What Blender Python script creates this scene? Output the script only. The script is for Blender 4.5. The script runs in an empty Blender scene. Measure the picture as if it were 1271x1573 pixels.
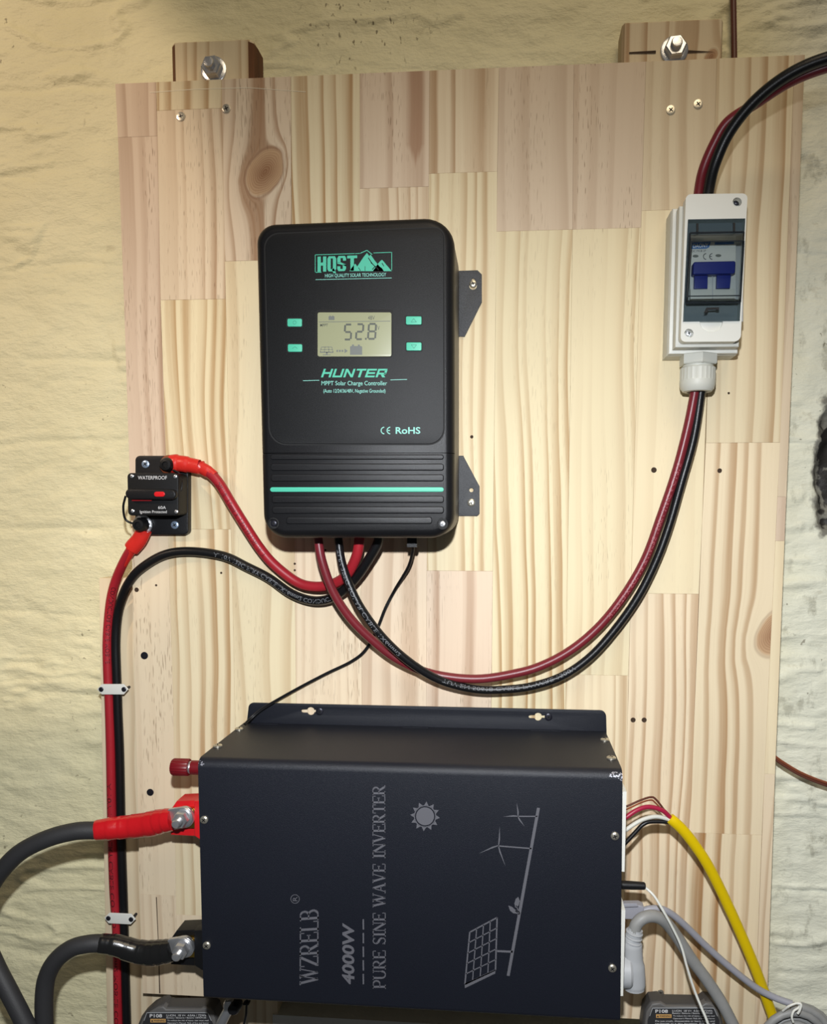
import bpy, bmesh, math, random
import numpy as np
from mathutils import Vector, Matrix

random.seed(7)
scene = bpy.context.scene
COL = scene.collection

# ------------------------------------------------------------------ camera
IW, IH, F = 1271.0, 1573.0, 1200.0
CX, CY, D = 688.3, 891.05, 0.7114           # principal point and distance from the board face (m)
CAMX = Vector((0.99684582, -0.01173848, 0.07848956))
CAMY = Vector((0.07920709, 0.0852943, -0.99320246))
CAMZ = Vector((0.00496397, 0.99628665, 0.08595504))
M3 = Matrix((CAMX, CAMY, CAMZ))              # camera -> world (world X right, Y into wall, Z up)
cd = bpy.data.cameras.new('camera')
cam = bpy.data.objects.new('camera', cd)
COL.objects.link(cam)
cd.sensor_fit = 'HORIZONTAL'
cd.sensor_width = 36.0
cd.lens = F / IW * 36.0
cd.shift_x = (IW / 2 - CX) / IW
cd.shift_y = (CY - IH / 2) / IW
cd.clip_start = 0.01
cam.matrix_world = Matrix.Translation((0, -D, 0)) @ M3.to_4x4()
scene.camera = cam

# ------------------------------------------------------------------ world, lights, exposure
w = bpy.data.worlds.new('room_ambience')
scene.world = w
w.use_nodes = True
w.node_tree.nodes['Background'].inputs[0].default_value = (0.93, 0.97, 1.0, 1)
w.node_tree.nodes['Background'].inputs[1].default_value = 0.055


def light(name, kind, loc, target, power, color, **kw):
    l = bpy.data.lights.new(name, kind)
    l.energy = power
    l.color = color
    for k, v in kw.items():
        setattr(l, k, v)
    o = bpy.data.objects.new(name, l)
    COL.objects.link(o)
    o.location = loc
    d = Vector(target) - Vector(loc)
    o.rotation_euler = d.to_track_quat('-Z', 'Y').to_euler()
    return o


light('torch_light', 'SPOT', (-0.010, -0.715, 0.125), (-0.06, 0.0, -0.40), 28.5, (0.92, 0.955, 1.0),
      shadow_soft_size=0.010, spot_size=math.radians(128), spot_blend=1.0)
light('ceiling_lamp', 'SPOT', (-1.05, -0.95, 0.75), (-0.67, 0.05, 0.28), 32.0, (1.0, 0.78, 0.58),
      shadow_soft_size=0.03, spot_size=math.radians(37), spot_blend=0.12)
light('ceiling_tube', 'AREA', (0.15, -0.85, 1.05), (0.05, 0.0, 0.25), 5.2, (1.0, 0.82, 0.58), size=0.7)
scene.view_settings.view_transform = 'Standard'
scene.view_settings.look = 'None'
scene.view_settings.gamma = 1.0
scene.view_settings.use_curve_mapping = False
scene.view_settings.exposure = 0.0


# ------------------------------------------------------------------ helpers
def P(px, py, d):
    """photo pixel -> world point on the plane d metres in front of the board face"""
    r = M3 @ Vector(((px - CX) / F, -(py - CY) / F, -1.0))
    t = (D - d) / r.y
    return Vector((r.x * t, -d, r.z * t))


def PXM(d):
    return (D - d) / F * 1.003               # metres per pixel at depth d


def srgb(r, g, b):
    f = lambda c: (c / 12.92) if c <= 0.04045 else ((c + 0.055) / 1.055) ** 2.4
    return (f(r / 255), f(g / 255), f(b / 255), 1)


def mat(name, col, rough=0.5, metal=0.0, bump=0.0, bscale=400, var=0.0, vscale=30, coat=0.0, spec=0.5, stretch=None):
    m = bpy.data.materials.new(name)
    m.use_nodes = True
    nt = m.node_tree
    b = nt.nodes['Principled BSDF']
    b.inputs['Base Color'].default_value = col
    b.inputs['Roughness'].default_value = rough
    b.inputs['Metallic'].default_value = metal
    b.inputs['Specular IOR Level'].default_value = spec
    b.inputs['Coat Weight'].default_value = coat
    tc = nt.nodes.new('ShaderNodeTexCoord')
    src = tc.outputs['Object']
    if stretch:
        mp = nt.nodes.new('ShaderNodeMapping')
        mp.inputs['Scale'].default_value = stretch
        nt.links.new(src, mp.inputs[0])
        src = mp.outputs[0]
    n2 = nt.nodes.new('ShaderNodeTexNoise')
    n2.inputs['Scale'].default_value = vscale
    n2.inputs['Detail'].default_value = 4
    nt.links.new(src, n2.inputs['Vector'])
    mx = nt.nodes.new('ShaderNodeMix')
    mx.data_type = 'RGBA'
    mx.inputs[6].default_value = tuple(min(1, c * (1 + var)) for c in col[:3]) + (1,)
    mx.inputs[7].default_value = tuple(c * (1 - var) for c in col[:3]) + (1,)
    nt.links.new(n2.outputs[0], mx.inputs[0])
    nt.links.new(mx.outputs[2], b.inputs['Base Color'])
    if bump:
        n = nt.nodes.new('ShaderNodeTexNoise')
        n.inputs['Scale'].default_value = bscale
        n.inputs['Detail'].default_value = 3
        nt.links.new(src, n.inputs['Vector'])
        bp = nt.nodes.new('ShaderNodeBump')
        bp.inputs['Strength'].default_value = bump
        bp.inputs['Distance'].default_value = 0.0006
        nt.links.new(n.outputs[0], bp.inputs['Height'])
        nt.links.new(bp.outputs[0], b.inputs['Normal'])
    return m


class NG:
    """tiny node-graph helper"""
    def __init__(s, m):
        s.nt = m.node_tree

    def put(s, sock, v):
        if isinstance(v, bpy.types.NodeSocket):
            s.nt.links.new(v, sock)
        else:
            sock.default_value = v

    def m(s, op, a, b=None, c=None, clamp=False):
        n = s.nt.nodes.new('ShaderNodeMath')
        n.operation = op
        n.use_clamp = clamp
        for i, v in enumerate((a, b, c)):
            if v is not None:
                s.put(n.inputs[i], v)
        return n.outputs[0]

    def vec(s, x, y, z):
        n = s.nt.nodes.new('ShaderNodeCombineXYZ')
        for i, v in enumerate((x, y, z)):
            s.put(n.inputs[i], v)
        return n.outputs[0]

    def noise(s, v, scale=1.0, detail=2.0, rough=0.5):
        n = s.nt.nodes.new('ShaderNodeTexNoise')
        s.put(n.inputs['Vector'], v)
        n.inputs['Scale'].default_value = scale
        n.inputs['Detail'].default_value = detail
        n.inputs['Roughness'].default_value = rough
        return n.outputs[0]

    def attr(s, name):
        n = s.nt.nodes.new('ShaderNodeAttribute')
        n.attribute_type = 'OBJECT'
        n.attribute_name = name
        return n.outputs['Fac']

    def mix(s, f, a, b):
        n = s.nt.nodes.new('ShaderNodeMix')
        n.data_type = 'RGBA'
        s.put(n.inputs[0], f)
        s.put(n.inputs[6], a)
        s.put(n.inputs[7], b)
        return n.outputs[2]

    def step(s, v, a, b):
        n = s.nt.nodes.new('ShaderNodeMapRange')
        n.interpolation_type = 'SMOOTHSTEP'
        s.put(n.inputs[0], v)
        n.inputs[1].default_value = a
        n.inputs[2].default_value = b
        return n.outputs[0]


def wood_material():
    m = bpy.data.materials.new('pine_wood')
    m.use_nodes = True
    g = NG(m)
    b = m.node_tree.nodes['Principled BSDF']
    tc = m.node_tree.nodes.new('ShaderNodeTexCoord')
    sp = m.node_tree.nodes.new('ShaderNodeSeparateXYZ')
    m.node_tree.links.new(tc.outputs['Object'], sp.inputs[0])
    x, y, z = sp.outputs
    seed = g.attr('seed')
    kx, kz, kr = g.attr('knot_x'), g.attr('knot_z'), g.attr('knot_r')
    wob = g.noise(g.vec(g.m('MULTIPLY', x, 45.0), seed, g.m('MULTIPLY', z, 45.0)), 1.0, 2.0)
    wob = g.m('MULTIPLY', g.m('SUBTRACT', wob, 0.5), 0.006)
    xr0 = g.m('SUBTRACT', x, kx)
    zr0 = g.m('SUBTRACT', z, kz)
    xr = g.m('ADD', g.m('SUBTRACT', xr0, g.m('MULTIPLY', zr0, 0.30)), wob)
    zr = g.m('MULTIPLY', zr0, 0.78)
    r2 = g.m('ADD', g.m('MULTIPLY', xr, xr), g.m('MULTIPLY', zr, zr))
    R2 = g.m('MULTIPLY', kr, kr)
    q = g.m('DIVIDE', R2, g.m('MAXIMUM', r2, g.m('ADD', R2, 1e-9)))
    has = g.m('GREATER_THAN', kr, 0.0001)
    psi = g.m('ADD', g.m('MULTIPLY', xr0, g.m('SUBTRACT', 1.0, q)), kx)
    warp = g.noise(g.vec(g.m('MULTIPLY', x, 9.0), g.m('MULTIPLY', seed, 7.3), g.m('MULTIPLY', z, 2.6)), 1.0, 1.0)
    warp2 = g.noise(g.vec(g.m('MULTIPLY', x, 30.0), g.m('MULTIPLY', seed, 3.1), g.m('MULTIPLY', z, 9.0)), 1.0, 1.0)
    gx = g.m('ADD', psi, g.m('MULTIPLY', g.m('SUBTRACT', warp, 0.5), g.attr('warp')))
    gx = g.m('ADD', gx, g.m('MULTIPLY', g.m('SUBTRACT', warp2, 0.5), 0.0045))
    gx = g.m('ADD', gx, g.m('MULTIPLY', g.m('MULTIPLY', g.m('SUBTRACT', z, 0.0), g.attr('lean')), 1.0))
    fr = g.attr('freq')
    t = g.m('MULTIPLY', gx, fr)
    irr = g.noise(g.vec(g.m('MULTIPLY', t, 0.7), g.m('MULTIPLY', seed, 5.7), 0.0), 1.0, 1.0)
    ph = g.m('FRACT', g.m('ADD', t, g.m('MULTIPLY', irr, 2.2)))
    ring = g.m('MULTIPLY', g.step(ph, 0.25, 0.86), g.m('SUBTRACT', 1.0, g.step(ph, 0.88, 1.0)))
    fine = g.noise(g.vec(g.m('MULTIPLY', gx, 420.0), seed, g.m('MULTIPLY', z, 7.0)), 1.0, 2.0)
    streak = g.m('ADD', g.m('MULTIPLY', ring, 0.85), g.m('MULTIPLY', g.m('SUBTRACT', fine, 0.5), 0.55), clamp=True)
    amp = g.noise(g.vec(g.m('MULTIPLY', t, 0.31), g.m('MULTIPLY', seed, 2.9), g.m('MULTIPLY', z, 1.6)), 1.0, 1.0)
    streak = g.m('MULTIPLY', streak, g.step(amp, 0.15, 0.68))
    streak = g.m('MULTIPLY', streak, g.m('MULTIPLY', g.attr('contrast'), 1.2), clamp=True)
    tone, val = g.attr('tone'), g.attr('value')
    lt = g.mix(tone, srgb(232, 217, 179), srgb(224, 201, 177))
    dk = g.mix(tone, srgb(170, 128, 76), srgb(150, 108, 78))
    c = g.mix(streak, lt, dk)
    # pore flecks: short dark dashes along the grain
    fl = g.noise(g.vec(g.m('MULTIPLY', x, 1150.0), seed, g.m('MULTIPLY', z, 95.0)), 1.0, 0.0)
    reg = g.noise(g.vec(g.m('MULTIPLY', x, 40.0), g.m('MULTIPLY', seed, 1.7), g.m('MULTIPLY', z, 5.0)), 1.0, 1.0)
    fl = g.m('MULTIPLY', g.step(fl, 0.66, 0.76), g.m('MULTIPLY', g.step(reg, 0.42, 0.62), g.m('MULTIPLY', g.attr('fleck'), 0.62)), clamp=True)
    c = g.mix(fl, c, srgb(120, 92, 66))
    # heartwood wedge with its own outline
    hx, hw, hz = g.attr('heart_x'), g.attr('heart_w'), g.attr('heart_z')
    edge = g.m('ADD', g.m('ABSOLUTE', g.m('SUBTRACT', gx, hx)), g.m('MULTIPLY', g.m('SUBTRACT', fine, 0.5), 0.006))
    above = g.m('SUBTRACT', z, hz)
    taper = g.m('MINIMUM', hw, g.m('MULTIPLY', above, 0.45))
    hm = g.m('MULTIPLY', g.m('MULTIPLY', g.step(g.m('SUBTRACT', taper, edge), 0.0, 0.006), g.m('GREATER_THAN', hw, 0.0001)), 0.55)
    c = g.mix(hm, c, srgb(150, 100, 66))
    # knot
    r = g.m('SQRT', r2)
    kin = g.m('MULTIPLY', has, g.m('SUBTRACT', 1.0, g.step(g.m('DIVIDE', r, g.m('MAXIMUM', kr, 1e-5)), 0.86, 1.06)))
    rings = g.m('FRACT', g.m('MULTIPLY', g.m('ADD', r, wob), 620.0))
    kf = g.m('ADD', g.m('MULTIPLY', rings, 0.38), g.m('MULTIPLY', g.m('SUBTRACT', 1.0, g.m('DIVIDE', r, g.m('MAXIMUM', kr, 1e-5))), 0.75), clamp=True)
    kc = g.mix(kf, srgb(204, 170, 132), srgb(138, 96, 66))
    c = g.mix(kin, c, kc)
    rim = g.m('MULTIPLY', has, g.m('SUBTRACT', 1.0, g.step(g.m('ABSOLUTE', g.m('SUBTRACT', g.m('DIVIDE', r, g.m('MAXIMUM', kr, 1e-5)), 1.05)), 0.0, 0.12)))
    c = g.mix(g.m('MULTIPLY', rim, 0.30), c, srgb(120, 76, 48))
    big = g.noise(g.vec(g.m('MULTIPLY', x, 16.0), seed, g.m('MULTIPLY', z, 5.0)), 1.0, 2.0)
    v = g.m('MULTIPLY', val, g.m('ADD', 0.90, g.m('MULTIPLY', big, 0.2)))
    hs = m.node_tree.nodes.new('ShaderNodeHueSaturation')
    g.put(hs.inputs['Value'], v)
    g.put(hs.inputs['Color'], c)
    m.node_tree.links.new(hs.outputs[0], b.inputs['Base Color'])
    b.inputs['Roughness'].default_value = 0.62
    b.inputs['Specular IOR Level'].default_value = 0.3
    bp = m.node_tree.nodes.new('ShaderNodeBump')
    bp.inputs['Strength'].default_value = 0.25
    bp.inputs['Distance'].default_value = 0.0003
    g.put(bp.inputs['Height'], g.m('SUBTRACT', fine, fl))
    m.node_tree.links.new(bp.outputs[0], b.inputs['Normal'])
    return m


WOOD = wood_material()
WOOD_DEF = dict(seed=0.0, tone=0.3, value=1.0, freq=90.0, contrast=0.7, warp=0.02, lean=0.0, fleck=0.5,
                knot_x=0.0, knot_z=0.0, knot_r=0.0, heart_x=0.0, heart_w=0.0, heart_z=0.0)


def wood_props(o, **kw):
    for k, v in dict(WOOD_DEF, **kw).items():
        o[k] = float(v)
    return o


class MB:
    def __init__(s):
        s.v, s.f, s.mi = [], [], []

    def face(s, idx, mi=0):
        s.f.append(tuple(idx)); s.mi.append(mi)

    def add(s, verts, faces, mi=0):
        o = len(s.v)
        s.v += [tuple(q) for q in verts]
        for f in faces:
            s.face([i + o for i in f], mi)

    def box(s, c, size, rot=None, mi=0):
        hx, hy, hz = (q / 2 for q in size)
        vs = [Vector((x, y, z)) for x in (-hx, hx) for y in (-hy, hy) for z in (-hz, hz)]
        if rot is not None:
            vs = [rot @ q for q in vs]
        c = Vector(c)
        s.add([c + q for q in vs], [(0, 1, 3, 2), (4, 6, 7, 5), (0, 4, 5, 1), (2, 3, 7, 6), (0, 2, 6, 4), (1, 5, 7, 3)], mi)

    def loft(s, rings, cap=True, mi=0, closed=True):
        n = len(rings[0])
        o = len(s.v)
        for r in rings:
            s.v += [tuple(q) for q in r]
        for i in range(len(rings) - 1):
            for j in range(n if closed else n - 1):
                k = (j + 1) % n
                s.face((o + i * n + j, o + i * n + k, o + (i + 1) * n + k, o + (i + 1) * n + j), mi)
        if cap:
            s.face(range(o + n - 1, o - 1, -1), mi)
            e = o + (len(rings) - 1) * n
            s.face(range(e, e + n), mi)

    def lathe(s, origin, axis, prof, seg=24, mi=0, flute=0.0, phase=0.0):
        """prof: [(radius, height)] along axis; flute = relative radial ripple"""
        axis = Vector(axis).normalized()
        a = axis.orthogonal().normalized()
        b = axis.cross(a)
        O = Vector(origin)
        rings = []
        for r, h in prof:
            rings.append([O + axis * h + (a * math.cos(2 * math.pi * j / seg + phase) + b * math.sin(2 * math.pi * j / seg + phase)) * r *
                          (1 - (flute if j % 2 else 0)) for j in range(seg)])
        s.loft(rings, True, mi)

    def tube(s, pts, rad, seg=14, mi=0, flat=1.0, cap=True):
        n = len(pts)
        if not hasattr(rad, '__len__'):
            rad = [rad] * n
        rings = []
        prev = None
        for i, p in enumerate(pts):
            t = (pts[min(i + 1, n - 1)] - pts[max(i - 1, 0)]).normalized()
            if prev is None:
                up = Vector((0, -1, 0))
                a = (up - t * up.dot(t))
                a = a.normalized() if a.length > 1e-3 else t.orthogonal().normalized()
            else:
                a = (prev - t * prev.dot(t)).normalized()
            prev = a
            b = t.cross(a)
            rings.append([p + (a * math.cos(2 * math.pi * j / seg) * flat + b * math.sin(2 * math.pi * j / seg)) * rad[i] for j in range(seg)])
        s.loft(rings, cap, mi)

    def mesh(s, name):
        me = bpy.data.meshes.new(name)
        me.from_pydata(s.v, [], s.f)
        me.update()
        return me

    def build(s, name, mats, parent=None, smooth=True, angle=35):
        me = s.mesh(name)
        if not isinstance(mats, (list, tuple)):
            mats = [mats]
        for q in mats:
            me.materials.append(q)
        for p, i in zip(me.polygons, s.mi):
            p.material_index = i
        return obj(name, me, parent, smooth, angle)


def obj(name, me, parent=None, smooth=True, angle=35):
    bm = bmesh.new()
    bm.from_mesh(me)
    bmesh.ops.recalc_face_normals(bm, faces=bm.faces)
    bm.to_mesh(me)
    bm.free()
    if smooth:
        for p in me.polygons:
            p.use_smooth = True
        me.set_sharp_from_angle(angle=math.radians(angle))
    o = bpy.data.objects.new(name, me)
    COL.objects.link(o)
    if parent is not None:
        adopt(o, parent)
    return o


def adopt(o, parent):
    o.parent = parent
    base = parent
    off = Vector(parent.location)
    if parent.parent is not None:
        off = Vector((0, 0, 0))               # parts have their origin at the world origin
    o.matrix_parent_inverse = Matrix.Translation(-off)
    return o


def thing(name, loc, label, cat, group=None):
    o = bpy.data.objects.new(name, None)
    o.empty_display_size = 0.01
    COL.objects.link(o)
    o.location = loc
    return tag(o, label, cat, group)


def tag(o, label, cat, group=None):
    o['label'] = label
    o['category'] = cat
    if group:
        o['group'] = group
    return o


def curve_mesh(cu, name):
    o = bpy.data.objects.new('tmp', cu)
    COL.objects.link(o)
    dg = bpy.context.evaluated_depsgraph_get()
    me = bpy.data.meshes.new_from_object(o.evaluated_get(dg))
    bpy.data.objects.remove(o)
    bpy.data.curves.remove(cu)
    me.name = name
    return me


def plate(name, loops, d0, d1, m, parent=None, bevel=0.0, world=False, dref=None, smooth=True):
    """solid with the outline (first loop) and holes (other loops) given as photo pixels at depth d1"""
    cu = bpy.data.curves.new(name, 'CURVE')
    cu.dimensions = '2D'
    cu.fill_mode = 'BOTH'
    for lp in loops:
        sp = cu.splines.new('POLY')
        sp.points.add(len(lp) - 1)
        for q, pt in zip(sp.points, lp):
            if world:
                X, Z = pt
            else:
                v = P(pt[0], pt[1], d1 if dref is None else dref)
                X, Z = v.x, v.z
            q.co = (X, Z, 0, 1)
        sp.use_cyclic_u = True
    th = abs(d1 - d0)
    bevel = min(bevel, th * 0.49)
    cu.extrude = th / 2 - bevel
    cu.bevel_depth = bevel
    cu.bevel_resolution = 3
    cu.offset = -bevel
    me = curve_mesh(cu, name)
    mid = (d0 + d1) / 2
    for v in me.vertices:
        x, y, z = v.co
        v.co = (x, -(mid + z), y)
    me.materials.clear()
    me.materials.append(m)
    bm = bmesh.new()
    bm.from_mesh(me)
    bmesh.ops.remove_doubles(bm, verts=bm.verts, dist=1e-6)
    bm.to_mesh(me)
    bm.free()
    for p in me.polygons:
        p.material_index = 0
    return obj(name, me, parent, smooth, 40)


def lerp(a, b, t):
    return tuple(p + (q - p) * t for p, q in zip(a, b))


def bil(quad, u, v):
    """quad TL,TR,BR,BL ; u right, v down"""
    return lerp(lerp(quad[0], quad[1], u), lerp(quad[3], quad[2], u), v)


def rrect(quad, r, seg=6):
    """rounded quad outline in pixels; r may be 4 radii"""
    if not hasattr(r, '__len__'):
        r = [r] * 4
    out = []
    for i in range(4):
        p0, p, p1 = Vector(quad[i - 1]), Vector(quad[i]), Vector(quad[(i + 1) % 4])
        a = p + (p0 - p).normalized() * r[i]
        b = p + (p1 - p).normalized() * r[i]
        if r[i] <= 0.01:
            out.append(tuple(p))
            continue
        for k in range(seg + 1):
            th = k / seg * math.pi / 2
            # circular-ish corner
            wa, wb = 1 - math.sin(th), 1 - math.cos(th)
            out.append(tuple(p + (a - p) * wa + (b - p) * wb))
    return out


def R(x0, y0, x1, y1):
    return [(x0, y0), (x1, y0), (x1, y1), (x0, y1)]


def circ(x, y, r, n=20, ry=None):
    return [(x + r * math.cos(2 * math.pi * i / n), y + (ry or r) * math.sin(2 * math.pi * i / n)) for i in range(n)]


def spline(pts, n=10):
    """Catmull-Rom through tuples/Vectors of any length"""
    pts = [tuple(p) for p in pts]
    ex = [tuple(2 * a - b for a, b in zip(pts[0], pts[1]))] + pts + [tuple(2 * a - b for a, b in zip(pts[-1], pts[-2]))]
    out = []
    for i in range(1, len(ex) - 2):
        p0, p1, p2, p3 = ex[i - 1:i + 3]
        for k in range(n):
            t = k / n
            out.append(tuple(0.5 * (2 * b + (c - a) * t + (2 * a - 5 * b + 4 * c - d) * t * t + (3 * b - a - 3 * c + d) * t ** 3)
                             for a, b, c, d in zip(p0, p1, p2, p3)))
    out.append(pts[-1])
    return out


def path(pts, n=10):
    """[(px,py,d)] -> smooth world polyline"""
    return [P(*q) for q in spline(pts, n)]


def cable(name, pts, r, m, parent=None, n=10, flat=1.0, seg=14):
    mb = MB()
    mb.tube(path(pts, n), r, seg, flat=flat)
    return mb.build(name, m, parent, angle=60)


TEXTS = {}


def text_mesh(s, bold=0.0):
    key = (s, bold)
    if key not in TEXTS:
        cu = bpy.data.curves.new('t', 'FONT')
        cu.body = s
        cu.offset = bold
        cu.resolution_u = 3
        me = curve_mesh(cu, 't')
        co = [tuple(v.co) for v in me.vertices]
        fs = [tuple(p.vertices) for p in me.polygons]
        bpy.data.meshes.remove(me)
        x0, x1 = min(c[0] for c in co), max(c[0] for c in co)
        y0, y1 = min(c[1] for c in co), max(c[1] for c in co)
        co = [((c[0] - x0) / (x1 - x0), 1 - (c[1] - y0) / (y1 - y0)) for c in co]
        TEXTS[key] = (co, fs)
    return TEXTS[key]


def text(name, s, quad, d, m, parent, bold=0.0, shear=0.0):
    co, fs = text_mesh(s, bold)
    if len(quad) == 4 and not hasattr(quad[0], '__len__'):
        quad = R(*quad)
    mb = MB()
    mb.add([P(*bil(quad, u + shear * (0.5 - v), v), d + 0.00012) for u, v in co], fs)
    o = mb.build(name, m, parent, smooth=False)
    return o


def strokes(name, polys, d, m, parent):
    """flat print made of pixel polygons"""
    mb = MB()
    for poly in polys:
        mb.add([P(x, y, d + 0.00012) for x, y in poly], [range(len(poly))])
    return mb.build(name, m, parent, smooth=False)


def seg_poly(a, b, w0, w1=None):
    w1 = w0 if w1 is None else w1
    a, b = Vector(a), Vector(b)
    t = (b - a).normalized()
    n = Vector((-t.y, t.x))
    return [tuple(a + n * w0 / 2), tuple(b + n * w1 / 2), tuple(b - n * w1 / 2), tuple(a - n * w0 / 2)]


def front_axis(p):
    return Vector((0, -1, 0))


def screw_mb(c, axis, r, h=0.0015, cross=True, mi0=0, mi1=1, turn=0.3, dome=0.5):
    mb = MB()
    axis = Vector(axis).normalized()
    mb.lathe(c, axis, [(r, 0), (r * 0.98, h * (1 - dome)), (r * 0.8, h * (1 - dome * .35)), (r * 0.45, h)], 20, mi0)
    if cross:
        q = Vector((0, 0, 1)).rotation_difference(axis).to_matrix()
        for k in (0, 1):
            rot = q @ Matrix.Rotation(turn + k * math.pi / 2, 3, 'Z')
            mb.box(Vector(c) + axis * (h * 0.93), (r * 1.05, r * 0.24, h * 0.16), rot, mi1)
    return mb


# ------------------------------------------------------------------ materials
M_BLACK = mat('black_plastic', (0.007, 0.007, 0.008, 1), 0.42, spec=0.32, bump=0.25, bscale=1800, var=0.1)
M_BLACK2 = mat('matt_black_plastic', (0.006, 0.0063, 0.007, 1), 0.50, spec=0.28, bump=0.2, bscale=2500, var=0.1)
M_SIDE = mat('charcoal_metal', (0.03, 0.028, 0.025, 1), 0.42, bump=0.2, bscale=1500)
M_GAP = mat('dark_gap', (0.003, 0.003, 0.003, 1), 0.7)
M_INV = mat('black_powder_coat', (0.007, 0.0085, 0.0145, 1), 0.46, spec=0.4, bump=0.35, bscale=2600, var=0.12, vscale=14)
M_INVT = M_INV
M_EAR = mat('speckled_grey_steel', (0.04, 0.042, 0.046, 1), 0.5, bump=0.6, bscale=1500, var=0.6, vscale=900)
M_TEAL = mat('teal_print', srgb(74, 184, 154), 0.5)
M_PALE = mat('pale_teal_print', srgb(128, 198, 184), 0.5)
M_BTN = mat('teal_rubber', srgb(78, 190, 158), 0.45)
M_PRINT = mat('grey_print', srgb(92, 92, 98), 0.6)
M_WPRINT = mat('white_print', srgb(215, 215, 215), 0.6)
M_LCD = mat('lcd_screen', srgb(158, 160, 128), 0.25, coat=0.3)
M_LCDD = mat('lcd_segment', srgb(84, 88, 80), 0.4)
M_LCDM = mat('lcd_icon', srgb(108, 112, 108), 0.4)
M_RED = mat('red_insulation', srgb(164, 34, 44), 0.38, var=0.12, vscale=60)
M_DRED = mat('dark_red_insulation', srgb(116, 34, 42), 0.36, var=0.1, vscale=60)
M_BRED = mat('bright_red_plastic', srgb(215, 30, 36), 0.32, var=0.08)
M_TAPE = mat('red_tape', srgb(192, 22, 30), 0.22, coat=0.4, bump=0.5, bscale=160)
M_SHRINK = mat('red_heatshrink', srgb(205, 42, 34), 0.35, bump=0.4, bscale=250)
M_RUB = mat('black_rubber', (0.006, 0.006, 0.0068, 1), 0.36, spec=0.4, bump=0.15, bscale=900)
M_RUBG = mat('charcoal_rubber', (0.026, 0.026, 0.028, 1), 0.6, bump=0.2, bscale=900)
M_BTAPE = mat('black_tape', (0.010, 0.010, 0.010, 1), 0.22, coat=0.4, bump=0.5, bscale=160)
M_STEEL = mat('zinc_steel', (0.66, 0.67, 0.69, 1), 0.30, 0.85, bump=0.15, bscale=700, var=0.2)
M_BRASS = mat('yellow_brass', srgb(205, 170, 80), 0.3, 1.0)
M_YZINC = mat('nickel_screw', (0.62, 0.58, 0.48, 1), 0.30, 0.85)
M_DSCREW = mat('black_screw', (0.02, 0.02, 0.03, 1), 0.35, 0.5)
M_BSCREW = mat('blued_zinc', srgb(170, 190, 215), 0.3, 0.7)
M_WHITE = mat('white_plastic', srgb(222, 222, 214), 0.42, var=0.03)
M_CREAM = mat('grey_white_plastic', srgb(204, 204, 194), 0.5, var=0.06)
M_BEIGE = mat('light_grey_enclosure', srgb(205, 205, 196), 0.45, var=0.03)
M_LGREY = mat('light_grey_pvc', srgb(172, 174, 176), 0.45, var=0.05)
M_MGREY = mat('grey_pvc', srgb(140, 140, 138), 0.5, var=0.15, vscale=120)
M_LILAC = mat('lilac_grey_pvc', srgb(150, 150, 158), 0.48, var=0.05)
M_YEL = mat('yellow_pvc', srgb(222, 190, 0), 0.4, var=0.05)
M_COPPER = mat('copper', srgb(190, 112, 80), 0.32, 0.7)
M_BROWN = mat('brown_insulation', srgb(92, 50, 38), 0.45)
M_CRIM = mat('crimson_insulation', srgb(160, 30, 62), 0.4)
M_BLUE = mat('blue_plastic', srgb(30, 44, 128), 0.4)
M_BADGE = mat('blue_badge', srgb(60, 110, 170), 0.5)
M_MCB = mat('mcb_grey', srgb(205, 206, 200), 0.5)
M_BARK = mat('bark_brown', srgb(98, 62, 34), 0.85, bump=1.0, bscale=300, var=0.5, vscale=120, stretch=(1, 1, .2))
M_PACK = mat('battery_shell_grey', (0.055, 0.052, 0.050, 1), 0.55, bump=0.3, bscale=1200)
M_LABEL = mat('battery_label_black', (0.03, 0.03, 0.032, 1), 0.45)
M_WARN = mat('warning_orange', srgb(206, 160, 96), 0.5)
M_CONC = mat('grey_concrete', srgb(148, 144, 134), 0.9, bump=1.0, bscale=160, var=0.2, vscale=40)


def glass_mat():
    m = bpy.data.materials.new('smoked_clear_plastic')
    m.use_nodes = True
    nt = m.node_tree
    b = nt.nodes['Principled BSDF']
    out = nt.nodes['Material Output']
    tr = nt.nodes.new('ShaderNodeBsdfTransparent')
    tr.inputs[0].default_value = (0.66, 0.71, 0.73, 1)
    gl = nt.nodes.new('ShaderNodeBsdfGlossy')
    gl.inputs['Roughness'].default_value = 0.06
    fr = nt.nodes.new('ShaderNodeFresnel')
    fr.inputs[0].default_value = 1.45
    mx = nt.nodes.new('ShaderNodeMixShader')
    nt.links.new(fr.outputs[0], mx.inputs[0])
    nt.links.new(tr.outputs[0], mx.inputs[1])
    nt.links.new(gl.outputs[0], mx.inputs[2])
    nt.links.new(mx.outputs[0], out.inputs['Surface'])
    return m


M_GLASS = glass_mat()


# ------------------------------------------------------------------ wall
def vnoise(x, y, seed):
    xi, yi = np.floor(x).astype(np.int64), np.floor(y).astype(np.int64)
    fx, fy = x - xi, y - yi
    fx, fy = fx * fx * (3 - 2 * fx), fy * fy * (3 - 2 * fy)

    def h(a, b):
        n = (a * 374761393 + b * 668265263 + seed * 1442695041) & 0x7fffffff
        n = ((n ^ (n >> 13)) * 1274126177) & 0x7fffffff
        return ((n ^ (n >> 16)) & 0xffff) / 65535.0
    return (h(xi, yi) * (1 - fx) + h(xi + 1, yi) * fx) * (1 - fy) + (h(xi, yi + 1) * (1 - fx) + h(xi + 1, yi + 1) * fx) * fy


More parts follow.
